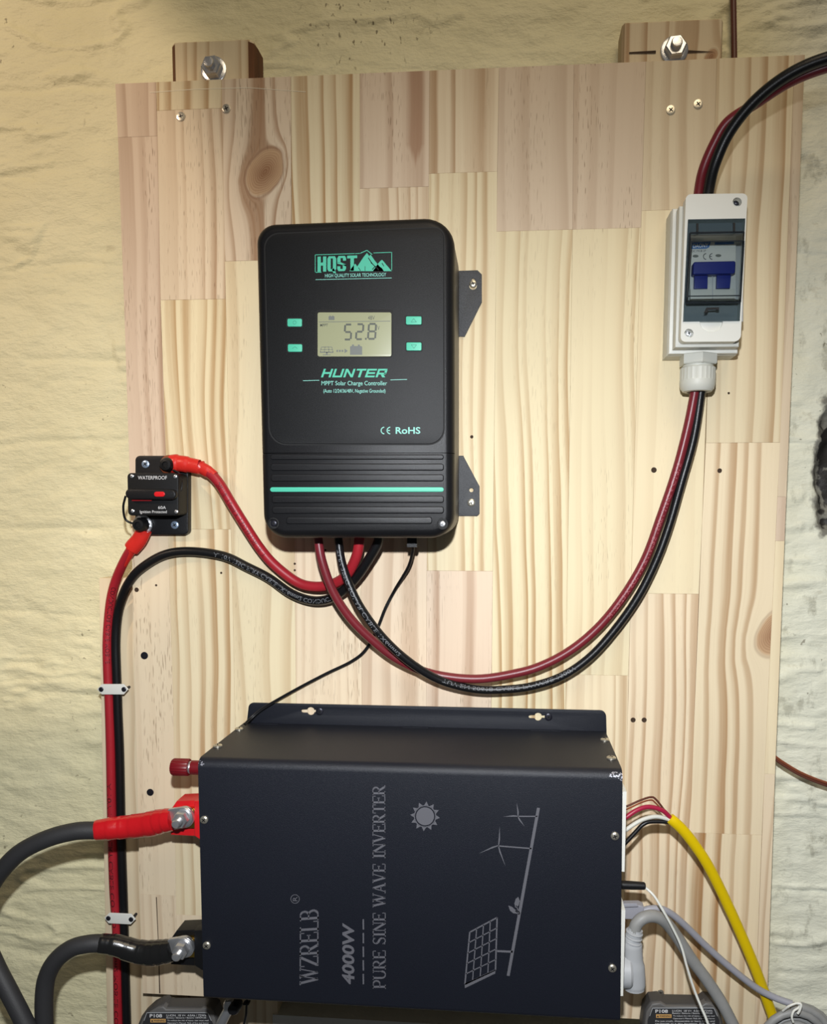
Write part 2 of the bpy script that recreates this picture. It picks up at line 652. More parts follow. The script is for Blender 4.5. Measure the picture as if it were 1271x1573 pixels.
def fbm(x, y, seed, oct=4):
    s, a, t = 0, 1.0, 0
    for i in range(oct):
        s = s + a * vnoise(x * 2 ** i, y * 2 ** i, seed + i * 17)
        t += a
        a *= 0.5
    return s / t


WALL_D = -0.050
HOLE = P(1281, 712, WALL_D)


def build_wall():
    x0, x1, z0, z1 = -0.80, 0.62, -0.80, 0.72
    xs = np.concatenate([np.linspace(-1.6, x0, 90)[:-1], np.linspace(x0, x1, 560), np.linspace(x1, 1.5, 90)[1:]])
    zs = np.concatenate([np.linspace(-1.3, z0, 60)[:-1], np.linspace(z0, z1, 600), np.linspace(z1, 1.4, 70)[1:]])
    nx, nz = len(xs), len(zs)
    X, Z = np.meshgrid(xs, zs)
    wx = X + 0.03 * (fbm(X * 9, Z * 9, 3, 3) - .5)
    wz = Z + 0.022 * (fbm(X * 7, Z * 14, 5, 3) - .5)
    h = 0.0055 * (fbm(wx * 6, wz * 12, 11, 3) - .5)
    # soft ridges running along, like paint over rough courses
    rid = 1 - np.abs(2 * fbm(wx * 7, wz * 34, 23, 4) - 1)
    h += 0.0020 * np.clip((rid - .86) / .14, 0, 1) ** 1.3 * 1.5 * (fbm(X * 6, Z * 6, 31, 2) > .47)
    h += 0.0030 * (fbm(wx * 42, wz * 100, 41, 4) - .5)
    rough = np.clip((fbm(X * 5, Z * 5, 77, 2) - .42) * 5, 0, 1)
    h += 0.0042 * rough * (fbm(wx * 26, wz * 70, 91, 4) - .5)
    course = np.abs(((wz + 0.02) / 0.086) % 1 - 0.5) * 2
    h -= 0.0014 * np.clip((course - .90) / .1, 0, 1) * (fbm(X * 9, Z * 9, 13, 2) > .5)
    right = np.clip((X - 0.24) / 0.03, 0, 1)
    h += right * 0.005 * (fbm(wx * 30, wz * 30, 53, 4) - .5)
    # broken plaster at the right edge
    e = ((X - HOLE.x) / 0.016) ** 2 + ((Z - HOLE.z) / 0.060) ** 2 + 1.4 * (fbm(X * 60, Z * 60, 61, 3) - .5)
    h -= 0.016 * np.clip(1.15 - e, 0, 1)
    v = np.stack([X.ravel(), -(WALL_D + h).ravel(), Z.ravel()], 1)
    i = np.arange((nz - 1) * nx).reshape(nz - 1, nx)[:, :-1].ravel()
    f = np.stack([i, i + 1, i + nx + 1, i + nx], 1)
    me = bpy.data.meshes.new('wall_back')
    me.vertices.add(len(v))
    me.vertices.foreach_set('co', v.ravel())
    me.loops.add(f.size)
    me.loops.foreach_set('vertex_index', f.ravel().astype(np.int32))
    me.polygons.add(len(f))
    me.polygons.foreach_set('loop_start', np.arange(0, f.size, 4, dtype=np.int32))
    me.update(calc_edges=True)
    for p in me.polygons:
        p.use_smooth = True
    m = bpy.data.materials.new('painted_rough_wall')
    m.use_nodes = True
    g = NG(m)
    nt = m.node_tree
    b = nt.nodes['Principled BSDF']
    tc = nt.nodes.new('ShaderNodeTexCoord')
    sp = nt.nodes.new('ShaderNodeSeparateXYZ')
    nt.links.new(tc.outputs['Object'], sp.inputs[0])
    x, y, z = sp.outputs
    n1 = g.noise(tc.outputs['Object'], 14, 4)
    c = g.mix(n1, srgb(216, 208, 168), srgb(232, 225, 188))
    # right-hand stretch blends towards a greyer tone
    rs = g.step(g.m('ADD', x, g.m('MULTIPLY', n1, 0.06)), 0.22, 0.32)
    c = g.mix(g.m('MULTIPLY', rs, 0.75), c, srgb(228, 230, 216))
    # grime specks
    s1 = g.noise(tc.outputs['Object'], 170, 2)
    s2 = g.noise(tc.outputs['Object'], 7, 2)
    spk = g.m('MULTIPLY', g.step(s1, 0.70, 0.76), g.step(s2, 0.48, 0.62))
    c = g.mix(g.m('MULTIPLY', spk, 0.6), c, srgb(88, 74, 52))
    top = P(560, 40, WALL_D)
    dx = g.m('DIVIDE', g.m('SUBTRACT', x, top.x), 0.075)
    dz = g.m('DIVIDE', g.m('SUBTRACT', z, top.z), 0.045)
    rr = g.m('ADD', g.m('MULTIPLY', dx, dx), g.m('MULTIPLY', dz, dz))
    s3 = g.noise(g.vec(g.m('MULTIPLY', x, 210.0), 0.0, g.m('MULTIPLY', z, 120.0)), 1, 2)
    spk2 = g.m('MULTIPLY', g.step(s3, 0.62, 0.70), g.m('SUBTRACT', 1.0, g.step(rr, 0.2, 1.2)))
    c = g.mix(g.m('MULTIPLY', spk2, 0.75), c, srgb(80, 64, 38))
    # scuffed grey-brown patches
    s4 = g.noise(g.vec(g.m('MULTIPLY', x, 30.0), 0.0, g.m('MULTIPLY', z, 60.0)), 1, 5, 0.7)
    c = g.mix(g.m('MULTIPLY', g.step(s4, 0.60, 0.72), 0.28), c, srgb(140, 126, 92))
    s5 = g.noise(g.vec(g.m('MULTIPLY', x, 46.0), 3.0, g.m('MULTIPLY', z, 30.0)), 1, 5, 0.65)
    c = g.mix(g.m('MULTIPLY', g.m('MULTIPLY', g.step(s5, 0.54, 0.66), rs), 0.42), c, srgb(124, 120, 98))
    # exposed dark masonry where the plaster has broken away
    hx = g.m('DIVIDE', g.m('SUBTRACT', x, HOLE.x), 0.016)
    hz = g.m('DIVIDE', g.m('SUBTRACT', z, HOLE.z), 0.060)
    hn = g.noise(tc.outputs['Object'], 60, 4)
    hr = g.m('ADD', g.m('ADD', g.m('MULTIPLY', hx, hx), g.m('MULTIPLY', hz, hz)), g.m('MULTIPLY', g.m('SUBTRACT', hn, 0.5), 3.6))
    c = g.mix(g.m('SUBTRACT', 1.0, g.step(hr, 1.0, 1.7)), c, srgb(128, 126, 116))
    c = g.mix(g.m('SUBTRACT', 1.0, g.step(hr, 0.45, 0.75)), c, srgb(44, 42, 40))
    # unpainted band low down
    lowz = P(600, 1530, WALL_D).z
    lo = g.m('SUBTRACT', 1.0, g.step(g.m('ADD', z, g.m('MULTIPLY', hn, 0.02)), lowz - 0.02, lowz + 0.0))
    inx = g.m('MULTIPLY', lo, g.m('GREATER_THAN', x, P(420, 1550, WALL_D).x))
    inx = g.m('MULTIPLY', inx, g.m('LESS_THAN', x, 0.15))
    c = g.mix(inx, c, srgb(150, 146, 136))
    nt.links.new(c, b.inputs['Base Color'])
    b.inputs['Roughness'].default_value = 0.5
    b.inputs['Specular IOR Level'].default_value = 0.35
    bp = nt.nodes.new('ShaderNodeBump')
    bp.inputs['Strength'].default_value = 0.8
    bp.inputs['Distance'].default_value = 0.0016
    bn = g.noise(g.vec(g.m('MULTIPLY', x, 120.0), y, g.m('MULTIPLY', z, 260.0)), 1, 5, 0.6)
    g.put(bp.inputs['Height'], bn)
    nt.links.new(bp.outputs[0], b.inputs['Normal'])
    me.materials.append(m)
    o = bpy.data.objects.new('wall_back', me)
    COL.objects.link(o)
    o['kind'] = 'structure'
    o['label'] = 'rough cream painted masonry wall behind the pine board'
    return o


build_wall()

# ------------------------------------------------------------------ pine board made of staves
BL = [  # column boundaries: (px,py) polylines from top to bottom
    [(178, 129), (199, 700), (213, 1300), (219, 1527)],
    [(240, 126), (247, 480), (258, 800), (268, 1150), (272, 1527)],
    [(341, 122), (346, 430), (355, 815), (361, 1080), (372, 1527)],
    [(447, 117), (447, 330), (455, 1080), (461, 1527)],
    [(553, 113), (553, 330), (556, 1080), (560, 1527)],
    [(660, 108), (659, 265), (655, 1080), (655, 1527)],
    [(767, 103), (763, 352), (755, 1080), (750, 1527)],
    [(882, 98), (880, 352), (870, 1037), (864, 1527)],
    [(993, 93), (985, 352), (966, 1037), (956, 1527)],
    [(1102, 88), (1085, 680), (1074, 912), (1060, 1300), (1052, 1527)],
    [(1222, 83), (1199, 680), (1176, 1170), (1160, 1527)],
    [(1238, 83), (1212, 680), (1192, 1170), (1178, 1527)],
]
JT = [  # butt joints (py) per column
    [210, 790, 1375], [168, 460, 813, 1407], [400], [640], [288, 700], [265, 877], [354], [351, 1037], [322, 912], [680, 1281], [763, 831, 1189],
]


def bx(i, y):
    ln = BL[i]
    if y <= ln[0][1]:
        a, b = ln[0], ln[1]
    else:
        for a, b in zip(ln, ln[1:]):
            if y <= b[1]:
                break
    return a[0] + (b[0] - a[0]) * (y - a[1]) / (b[1] - a[1])


def knot(px, py, r):
    p = P(px, py, 0)
    return dict(knot_x=p.x, knot_z=p.z, knot_r=r * PXM(0))


def heart(px, py, wpx):
    p = P(px, py, 0)
    return dict(heart_x=p.x, heart_z=p.z, heart_w=wpx * PXM(0))


ST = {  # stave looks
    (0, 0): dict(tone=.95, value=.90, contrast=.45, fleck=1.0, freq=55),
    (0, 1): dict(tone=.95, value=.92, contrast=.6, fleck=.9, freq=60, warp=.05),
    (0, 2): dict(tone=.5, value=1.0, contrast=.12, fleck=.8),
    (0, 3): dict(tone=.55, value=.97, contrast=.25, fleck=.4),
    (1, 0): dict(tone=.15, value=.93, contrast=.7, fleck=.2, freq=70),
    (1, 1): dict(tone=.62, value=.94, contrast=.75, fleck=.6, freq=75),
    (1, 2): dict(tone=.0, value=.96, contrast=.75, fleck=.15, freq=72, warp=.05),
    (1, 3): dict(tone=.15, value=.99, contrast=.8, fleck=.2, freq=80),
    (1, 4): dict(tone=.55, value=.98, contrast=.25, fleck=.3),
    (2, 0): dict(tone=.75, value=.93, contrast=.95, fleck=.7, freq=62, warp=.012, **knot(406, 265, 27)),
    (2, 1): dict(tone=.1, value=1.0, contrast=.4, fleck=.35, freq=45, warp=.06),
    (3, 0): dict(tone=.12, value=.95, contrast=1.0, fleck=.1, freq=78, warp=.015),
    (3, 1): dict(tone=.6, value=1.06, contrast=.25, fleck=.8),
    (4, 0): dict(tone=.85, value=.92, contrast=.35, fleck=.7, freq=40, **heart(640, 262, 17)),
    (4, 1): dict(tone=.55, value=.97, contrast=.5, fleck=.4),
    (4, 2): dict(tone=.75, value=1.05, contrast=.4, fleck=.4, freq=40),
    (5, 0): dict(tone=.45, value=.95, contrast=.65, fleck=.5, freq=45, warp=.008),
    (5, 1): dict(tone=.1, value=1.0, contrast=.7, fleck=.2, freq=70, warp=.015),
    (5, 2): dict(tone=.9, value=1.02, contrast=.55, fleck=.8, freq=38, warp=.008),
    (6, 0): dict(tone=.78, value=.90, contrast=.25, fleck=.6, freq=35),
    (6, 1): dict(tone=.0, value=.97, contrast=.85, fleck=.2, freq=88, warp=.03),
    (7, 0): dict(tone=.78, value=.90, contrast=.3, fleck=.9, freq=40),
    (7, 1): dict(tone=.03, value=.97, contrast=.5, fleck=.45, freq=88, warp=.03),
    (7, 2): dict(tone=.3, value=1.04, contrast=.6, fleck=.1, freq=90),
    (8, 0): dict(tone=.35, value=.92, contrast=.55, fleck=.1, freq=50),
    (8, 1): dict(tone=.1, value=1.0, contrast=.15, fleck=.1, freq=60),
    (8, 2): dict(tone=.5, value=1.03, contrast=.65, fleck=.2, freq=95, warp=.03),
    (9, 0): dict(tone=.2, value=.94, contrast=.85, fleck=.05, freq=68, warp=.015),
    (9, 1): dict(tone=.35, value=1.0, contrast=.8, fleck=.05, freq=75, warp=.012, **knot(1194, 972, 28)),
    (9, 2): dict(tone=.35, value=.95, contrast=.95, fleck=.05, freq=75, warp=.01),
    (10, 0): dict(tone=.6, value=.88, contrast=.3, fleck=.5),
    (10, 1): dict(tone=.9, value=.92, contrast=.3, fleck=.2),
    (10, 2): dict(tone=.2, value=1.02, contrast=.2, fleck=.2),
    (10, 3): dict(tone=.55, value=.96, contrast=.4, fleck=.2, warp=.05),
}
board = thing('mounting_board', P(700, 1500, 0), 'large laminated pine board carrying all the electrical gear', 'board')
BT = 0.018


def top_y(px):
    return 128.5 + (px - 180) * (84 - 128.5) / (1237 - 180)


def bottom_y(px):
    return 1526 + (px - 219) * 0.052


for c in range(11):
    ys = [None] + JT[c] + [None]
    for k in range(len(ys) - 1):
        def corner(side, yv, last):
            i = c + side
            if yv is None:
                x = bx(i, 100 if not last else 1527)
                yv = top_y(x) if not last else bottom_y(x)
            else:
                yv = yv + (side * 2 - 1) * (bx(c + 1, yv) - bx(c, yv)) / 2 * (yv - 760) / 15000
                x = bx(i, yv)
            return (x, yv)
        q = [corner(0, ys[k], False), corner(1, ys[k], False), corner(1, ys[k + 1], True), corner(0, ys[k + 1], True)]
        # follow the (slightly bent) column boundary with a few points
        L = [q[0]] + [(bx(c, yy), yy) for yy in (480, 800, 1100) if q[0][1] + 30 < yy < q[3][1] - 30] + [q[3]]
        Rr = [q[1]] + [(bx(c + 1, yy), yy) for yy in (480, 800, 1100) if q[1][1] + 30 < yy < q[2][1] - 30] + [q[2]]
        gap = 0.00005
        pl = [P(x, y, 0) for x, y in L]
        pr = [P(x, y, 0) for x, y in Rr]
        jit = random.uniform(-0.00012, 0.0)
        ring_f = [(p.x + gap, p.z) for p in pl] + [(p.x - gap, p.z) for p in reversed(pr)]
        n = len(ring_f)
        # shrink ends
        zt, zb = gap, gap
        out = []
        for i2, (X, Z) in enumerate(ring_f):
            if i2 == 0 or i2 == n - 1:
                Z -= zt
            if i2 == len(pl) - 1 or i2 == len(pl):
                Z += zb
            out.append((X, Z))
        ch = 0.0001
        cxm = sum(p[0] for p in out) / n
        czm = sum(p[1] for p in out) / n
        mb = MB()
        back = [(X, BT, Z) for X, Z in out]
        side = [(X, ch + jit * -1, Z) for X, Z in out]
        fr = [(X + (ch if X < cxm else -ch), -jit, Z + (ch if Z < czm and (i3 in (len(pl) - 1, len(pl))) else (-ch if i3 in (0, n - 1) else 0)))
              for i3, (X, Z) in enumerate(out)]
        mb.loft([back, side, fr])
        o = mb.build('stave', WOOD, board, smooth=False)
        wood_props(o, seed=c * 3.7 + k * 11.3 + 1, **ST.get((c, k), {}))

M_HOLE = mat('dark_hole', srgb(60, 44, 30), 0.9)
for (hx_, hy_, hr_) in [(725, 671, 2.2), (1005, 722, 3.6), (1106, 723, 3.0), (973, 1106, 3.4), (990, 1106, 3.4), (428, 866, 1.6), (453, 866, 1.6),
                        (453, 876, 1.6), (340, 880, 1.6), (240, 899, 1.6), (210, 906, 3.2), (1120, 604, 1.5), (500, 845, 1.4)]:
    mb = MB()
    r_ = hr_ * PXM(0)
    p_ = P(hx_, hy_, 0)
    mb.lathe(p_, (0, -1, 0), [(r_ * 1.15, 0.0), (r_ * 1.1, 0.00022), (r_ * 0.85, 0.00022), (r_ * .6, 0.0001)], 14)
    mb.build('screw_hole', M_HOLE, board)

strokes('stave_crack', [[(239.6, 1378), (241, 1378), (244, 1450), (246.5, 1526), (244.6, 1526), (243, 1450)]], 0.0, M_HOLE, board)
strokes('stave_scratch', [seg_poly((230, 142), (300, 137), .9), seg_poly((300, 137), (380, 134.5), .9), seg_poly((380, 134.5), (470, 141), .7)], 0.0, mat('pale_scratch', srgb(236, 226, 200), .6), board)

# studs behind the board's lower left
for nm, x0a, x0b, x1a, x1b, yt, lab, kw in [
        ('wall_stud', 152, 168, 283, 289, 888, 'narrow pine stud behind the left edge of the board, under the cable clips', dict(tone=.35, value=.93, contrast=.55, fleck=.05, freq=60, seed=91)),
        ('wall_stud', 290, 290, 425, 425, 1300, 'short pine backing piece peeking out below the left end of the inverter', dict(tone=.4, value=.9, contrast=.5, fleck=.05, freq=60, seed=55))]:
    d1 = -BT - 0.0004
    pts = [P(x0a, yt, d1), P(x1a, yt, d1), P(x1b + 3, 1950, d1), P(x0b + 3, 1950, d1)]
    o = plate(nm, [[(p.x, p.z) for p in pts]], -0.043, d1, WOOD, None, 0.0006, world=True)
    tag(o, lab, 'stud')
    wood_props(o, **kw)

ledge_top = P(600, 1556, -0.03)
mb = MB()
mb.box(((P(425, 1556, -0.03).x + P(950, 1556, -0.03).x) / 2, 0.028, ledge_top.z - 0.03), (P(950, 1556, -0.03).x - P(425, 1556, -0.03).x, 0.022, 0.06))
ld = mb.build('concrete_ledge', mat('pale_paint', srgb(206, 204, 196), 0.8, bump=1, bscale=120, var=.15), None)
tag(ld, 'pale painted ledge just visible under the inverter', 'ledge')


# ------------------------------------------------------------------ timber blocks with bolts
def block(px0, px1, pyt0, pyt1, lab, kw, wane):
    d1 = -BT - 0.0003
    a, b = P(px0, pyt0, d1), P(px1, pyt1, d1)
    zb = P(px0, 215, d1).z
    t = thing('timber_block', ((a.x + b.x) / 2, 0.03, zb), lab, 'block')
    zt = (a.z + b.z) / 2
    cmf = 0.004
    mb = MB()
    prof = [(a.x, 0.046), (a.x, 0.0183 + cmf), (a.x + cmf * wane, 0.0183), (b.x - cmf * wane, 0.0183), (b.x, 0.0183 + cmf), (b.x, 0.046)]
    mb.loft([[(x, y, zb) for x, y in prof], [(x, y, zt - 0.001) for x, y in prof], [(x + (0.001 if x < 0 else -0.001) * 0, y + 0.0008, zt) for x, y in prof]])
    o = mb.build('block_body', WOOD, t, smooth=False)
    wood_props(o, **kw)
    return t, a, b, zt


t, a, b, zt = block(262, 388, 63, 62, 'small timber block with dark waney sides holding the upper left bolt', dict(tone=.25, value=.84, contrast=.55, fleck=.05, freq=80, seed=8.2), 1.0)
for sx, xx in ((1, b.x), (-1, a.x)):
    mb = MB()
    x2 = xx + sx * 0.0012
    mb.loft([[(xx - sx * .004, 0.0181, zz), (xx + sx * 0.0002, 0.0222, zz), (x2, 0.03, zz), (x2, 0.045, zz), (xx - sx * .001, 0.045, zz)] for zz in (zt - 0.060, zt - 0.03, zt - 0.002)])
    mb.build('waney_bark', M_BARK, t, smooth=False)
t2, a2, b2, zt2 = block(957, 1113, 34, 29, 'small knotty timber block with a split, holding the upper right bolt', dict(tone=.35, value=.84, contrast=.7, fleck=.05, freq=55, seed=4.2, warp=.06, **knot(1101, 68, 9)), 0.5)
strokes('split_crack', [[(967, 80), (1008, 77.5), (1008, 82), (967, 82.5)]], -BT + 0.0002, M_HOLE, t2)
strokes('split_crack', [[(1056, 77), (1099, 79.5), (1056, 81.5)]], -BT + 0.0002, M_HOLE, t2)


def anchor_bolt(px, py, lab, tilt=0.0):
    d0 = -BT - 0.0003
    c = P(px, py, d0)
    ax = Vector((tilt, -1, 0.02)).normalized()
    t = thing('anchor_bolt', c, lab, 'bolt', 'anchor bolts through the timber blocks')
    mb = MB(); mb.lathe(c, ax, [(.0118, 0), (.0118, .0014), (.0112, .0018), (.0055, .0018)], 32); mb.build('washer', M_STEEL, t)
    mb = MB(); mb.lathe(c, ax, [(.0080, .0018), (.0094, .0026), (.0094, .0080), (.0082, .0090), (.0046, .0090)], 6, phase=.35); mb.build('hex_nut', M_STEEL, t, angle=20)
    mb = MB()
    pr = [(.0045, .009)]
    h = .009
    while h < .0130:
        pr += [(.0048, h + .0004), (.0043, h + .0009)]
        h += .001
    pr += [(.0040, h + .0008), (.0028, h + .0010)]
    mb.lathe(c, ax, pr, 20)
    mb.build('threaded_stud', M_STEEL, t)


anchor_bolt(329, 108, 'zinc bolt with nut on the upper left timber block')
anchor_bolt(1036, 78, 'zinc bolt with nut on the upper right timber block')


# ------------------------------------------------------------------ loose wood screws in the board
def wood_screw(px, py, r, m, lab, mcross=M_GAP):
    c = P(px, py, 0.0002)
    o = screw_mb(c, (0, -1, 0), r * PXM(0), 0.0007, turn=random.uniform(0.2, 1.2), dome=.3).build('wood_screw', [m, mcross])
    o['kind'] = 'thing' if False else ''
    del o['kind']
    return tag(o, lab, 'screw', 'screws driven into the pine board')


wood_screw(278, 179, 6.5, M_YZINC, 'zinc screw below the left bolt, lower left of its pair')
wood_screw(348, 167, 6.5, M_YZINC, 'zinc screw right of and below the left bolt, upper right of its pair')
wood_screw(1031, 169, 6.5, M_YZINC, 'zinc screw straight below the right bolt, left of its pair')
wood_screw(1073, 160, 6.5, M_YZINC, 'zinc screw right of the right bolt, nearest the upper cables')
wood_screw(222, 1007, 6.0, M_DSCREW, 'black screw in the board beside the upper cable clip')
wood_screw(231, 1217, 5.8, M_DSCREW, 'black screw in the board above the red battery terminal')
wood_screw(243, 1476, 5.0, M_DSCREW, 'black screw half hidden below the black taped cable')
wood_screw(1015, 1525, 5.5, M_YZINC, 'zinc screw in the board just above the right battery pack')

# ------------------------------------------------------------------ solar charge controller
DC = 0.078
ctl = thing('charge_controller', P(555, 826, 0), 'black wall-mounted solar charge controller with small screen and teal stripe', 'charge controller')
Q = [(391, 342), (697, 330), (697, 826), (403, 826)]
ol = rrect(Q, [30, 46, 36, 36], 8)
# housing: draft from a slightly larger back to the bevelled front
mb = MB()
front = [P(x, y, DC) for x, y in ol]
cxx = sum(p.x for p in front) / len(front)
czz = sum(p.z for p in front) / len(front)


def inset(pts, k, y):
    out = []
    n = len(pts)
    for i, p in enumerate(pts):
        e = pts[(i + 1) % n] - pts[i - 1]
        nn = Vector((e.z, 0, -e.x)).normalized()
        if nn.dot(Vector((cxx, 0, czz)) - p) < 0:
            nn = -nn
        q = p + nn * k
        out.append((q.x, y, q.z))
    return out


mb.loft([inset(front, 0.001, -0.003), inset(front, 0.0002, -0.010), inset(front, 0, -0.060), inset(front, 0, -0.0655)])
mb.build('housing', M_SIDE, ctl, angle=50)
zsplit = P(550, 696, DC).z


def shell(name, upper):
    """bevelled front shell, cut at the split line"""
    bm = bmesh.new()
    rings = [inset(front, -0.0003, -0.0655), inset(front, -0.0003, -0.0705), inset(front, 0.0006, -0.0735), inset(front, 0.0026, -0.0760), inset(front, 0.0052, -0.0775), inset(front, 0.0068, -0.078)]
    m_ = MB()
    m_.loft(rings)
    me_ = m_.mesh('s')
    bm.from_mesh(me_)
    bmesh.ops.recalc_face_normals(bm, faces=bm.faces)
    g_ = 0.00025
    r = bmesh.ops.bisect_plane(bm, geom=bm.verts[:] + bm.edges[:] + bm.faces[:], plane_co=(0, 0, zsplit + (g_ if upper else -g_)),
                               plane_no=(0, 0, -1 if upper else 1), clear_outer=True)
    ed = [e for e in r['geom_cut'] if isinstance(e, bmesh.types.BMEdge)]
    bmesh.ops.holes_fill(bm, edges=ed, sides=0)
    bm.to_mesh(me_)
    bm.free()
    me_.materials.append(M_BLACK)
    return obj(name, me_, ctl, angle=50)


sh = shell('front_cover', True)
sl = shell('terminal_cover', False)
PQ = [(407, 360), (682, 350), (682, 682), (415, 682)]
pp = rrect(PQ, [22, 16, 24, 26], 6)
GQ = [(405.2, 358.2), (683.8, 348.2), (683.8, 683.9), (413.2, 683.9)]
plate('panel_groove', [rrect(GQ, [23, 17, 25, 27], 6)], DC - 0.001, DC + 0.00005, M_GAP, ctl)
fp = plate('face_panel', [pp], DC - 0.001, DC + 0.0006, M_BLACK2, ctl, 0.0004)
DP = DC + 0.0006
# ribs
for i, yy in enumerate((702, 719, 735.5, 752, 768.5, 785, 801)):
    xa, xb = (415, 682) if i < 6 else (436, 664)
    s_ = i * 0.6
    if i == 3:
        plate('teal_stripe', [rrect(R(xa, yy - 3.6, xb, yy + 3.6), 3.5)], DC - 0.0005, DC + 0.0008, M_TEAL, ctl, 0.0004)
    else:
        plate('rib', [rrect(R(xa + s_, yy - 7 if i else yy - 4, xb, yy + 4), [4, 4, 4, 4])], DC - 0.0005, DC + 0.0011, M_BLACK, ctl, 0.0009)
for px, py, m_ in ((420.5, 804, M_DSCREW), (680, 805, M_STEEL)):
    mb = MB()
    c = P(px, py, DC - 0.0002)
    mb.lathe(c, (0, -1, 0), [(.0046, 0), (.0046, .0009), (.0040, .0010), (.0036, -.0035), (.0002, -.0035)], 24)
    mb.build('screw_recess', M_GAP, ctl)
    screw_mb(P(px, py, DC + 0.0004), (0, -1, 0), 0.0024, 0.0006).build('screw', [m_, M_GAP], ctl)
# logo
LG = [(484.5, 391.5), (602, 387.5), (602, 417.5), (484.5, 419)]


def frame_polys(quad, wpx):
    return [seg_poly(quad[i], quad[(i + 1) % 4], wpx) for i in range(4)]


strokes('logo_frame', [seg_poly((484.5, 391.5), (546, 389.5), 1.0), seg_poly((574, 388.5), (602, 387.5), 1.0), seg_poly((602, 387), (602, 415), 1.0),
                       seg_poly((484.5, 391), (484.5, 419), 1.0), seg_poly((484, 418.5), (494, 418.2), 1.0)], DP, M_TEAL, ctl)
strokes('logo_mountains', [[(537, 416.5), (543, 408), (546, 405), (549, 409.5), (552, 405), (559, 394.5), (564, 388.5), (567.5, 393.5), (569.5, 391), (575, 399), (579, 404), (583, 409), (587, 412), (590, 416.5)],
                           [(573, 416.5), (578, 409.5), (580, 406), (584, 401.5), (587, 399), (590, 402), (593, 406), (597, 410.5), (602, 416.5)],
                           seg_poly((545, 389.7), (555, 389.2), 1.0), seg_poly((553, 389.3), (564, 384.5), 1.2), seg_poly((564, 384.5), (572, 391), 1.2)], DP, M_TEAL, ctl)
strokes('logo_mountain_gaps', [seg_poly((566, 396), (572, 405), 1.3), seg_poly((570, 403), (577, 410), 1.4), seg_poly((572, 414), (577, 409), 1.2), seg_poly((577, 409), (582, 414.5), 1.2),
                               seg_poly((587, 404), (590, 409), 1.1), seg_poly((551, 411), (554, 416), .9), seg_poly((561, 409), (561, 416), .8)], DP + 0.0001, M_BLACK2, ctl)
LQ = [(488, 394.3), (549, 392.3), (549, 415.6), (488, 417.6)]


def block_letters(name, glyphs, quad, d, m_, parent, shear=0.0):
    tot = sum(g_[0] for g_ in glyphs)
    mb = MB()
    x = 0
    for w_, polys in glyphs:
        for poly in polys:
            mb.add([P(*bil(quad, (x + px_) / tot + shear * (py_ - .5), 1 - py_), d + 0.00012) for px_, py_ in poly], [range(len(poly))])
        x += w_
    return mb.build(name, m_, parent, smooth=False)


HQ_H = (1.08, [R(.0, 0, .36, 1), R(.60, 0, .96, 1), R(.36, .40, .60, .60)])
HQ_Q = (1.08, [[(.0, .16), (.14, .0), (.36, .0), (.36, 1.0), (.14, 1.0), (.0, .84)], [(.60, .0), (.82, .0), (.96, .16), (.96, .84), (.82, 1.0), (.60, 1.0)], R(.36, .86, .60, 1.0), R(.36, .0, .60, .14), [(.46, .16), (.66, -.12), (.96, -.12), (.70, .20)]])
HQ_S = (1.08, [[(.14, 1), (.82, 1), (.96, .86), (.0, .86)], R(.0, .56, .36, .86), [(.0, .58), (.36, .58), (.96, .42), (.96, .30), (.60, .40), (.0, .50)], R(.60, .14, .96, .42), [(.0, .14), (.96, .14), (.82, .0), (.14, .0)], R(.62, .68, .96, .86), R(.0, .14, .34, .32)])
HQ_T = (1.1, [R(.0, .82, 1.1, 1), R(.36, 0, .74, .82)])
block_letters('logo_lettering', [HQ_H, HQ_Q, HQ_S, HQ_T], LQ, DP, M_TEAL, ctl)
text('tagline_lettering', 'HIGH QUALITY SOLAR TECHNOLOGY', [(499.5, 420.8), (593.5, 418.8), (593.5, 425.5), (499.5, 427.3)], DP, M_PALE, ctl, bold=0.012)
strokes('tagline_underline', [seg_poly((485, 429.6), (602, 427), 0.9)], DP, M_PALE, ctl)
# screen
bez = plate('screen_bezel', [rrect(R(484, 475.6, 604, 549.6), 6)], DC, DP + 0.0002, M_GAP, ctl, 0.0001)
lcd = plate('screen', [rrect(R(488, 479.8, 601.5, 547.6), 3)], DC, DP + 0.0006, M_LCD, ctl, 0.0002)
DL = DP + 0.0006
SEG = {'5': 'afgcd', '2': 'abged', '8': 'abcdefg'}
sgs = []


def digit(ch, x, y, w_, h_):
    t_ = 2.9
    sk = 1.6
    pt = {'tl': (x + sk, y), 'tr': (x + w_ + sk, y), 'ml': (x + sk / 2, y + h_ / 2), 'mr': (x + w_ + sk / 2, y + h_ / 2), 'bl': (x, y + h_), 'br': (x + w_, y + h_)}
    e = {'a': ('tl', 'tr'), 'b': ('tr', 'mr'), 'c': ('mr', 'br'), 'd': ('bl', 'br'), 'e': ('ml', 'bl'), 'f': ('tl', 'ml'), 'g': ('ml', 'mr')}
    for s_ in SEG[ch]:
        p_, q_ = e[s_]
        a_, b_ = Vector(pt[p_]), Vector(pt[q_])
        u_ = (b_ - a_).normalized() * 0.9
        sgs.append(seg_poly(a_ + u_, b_ - u_, t_))


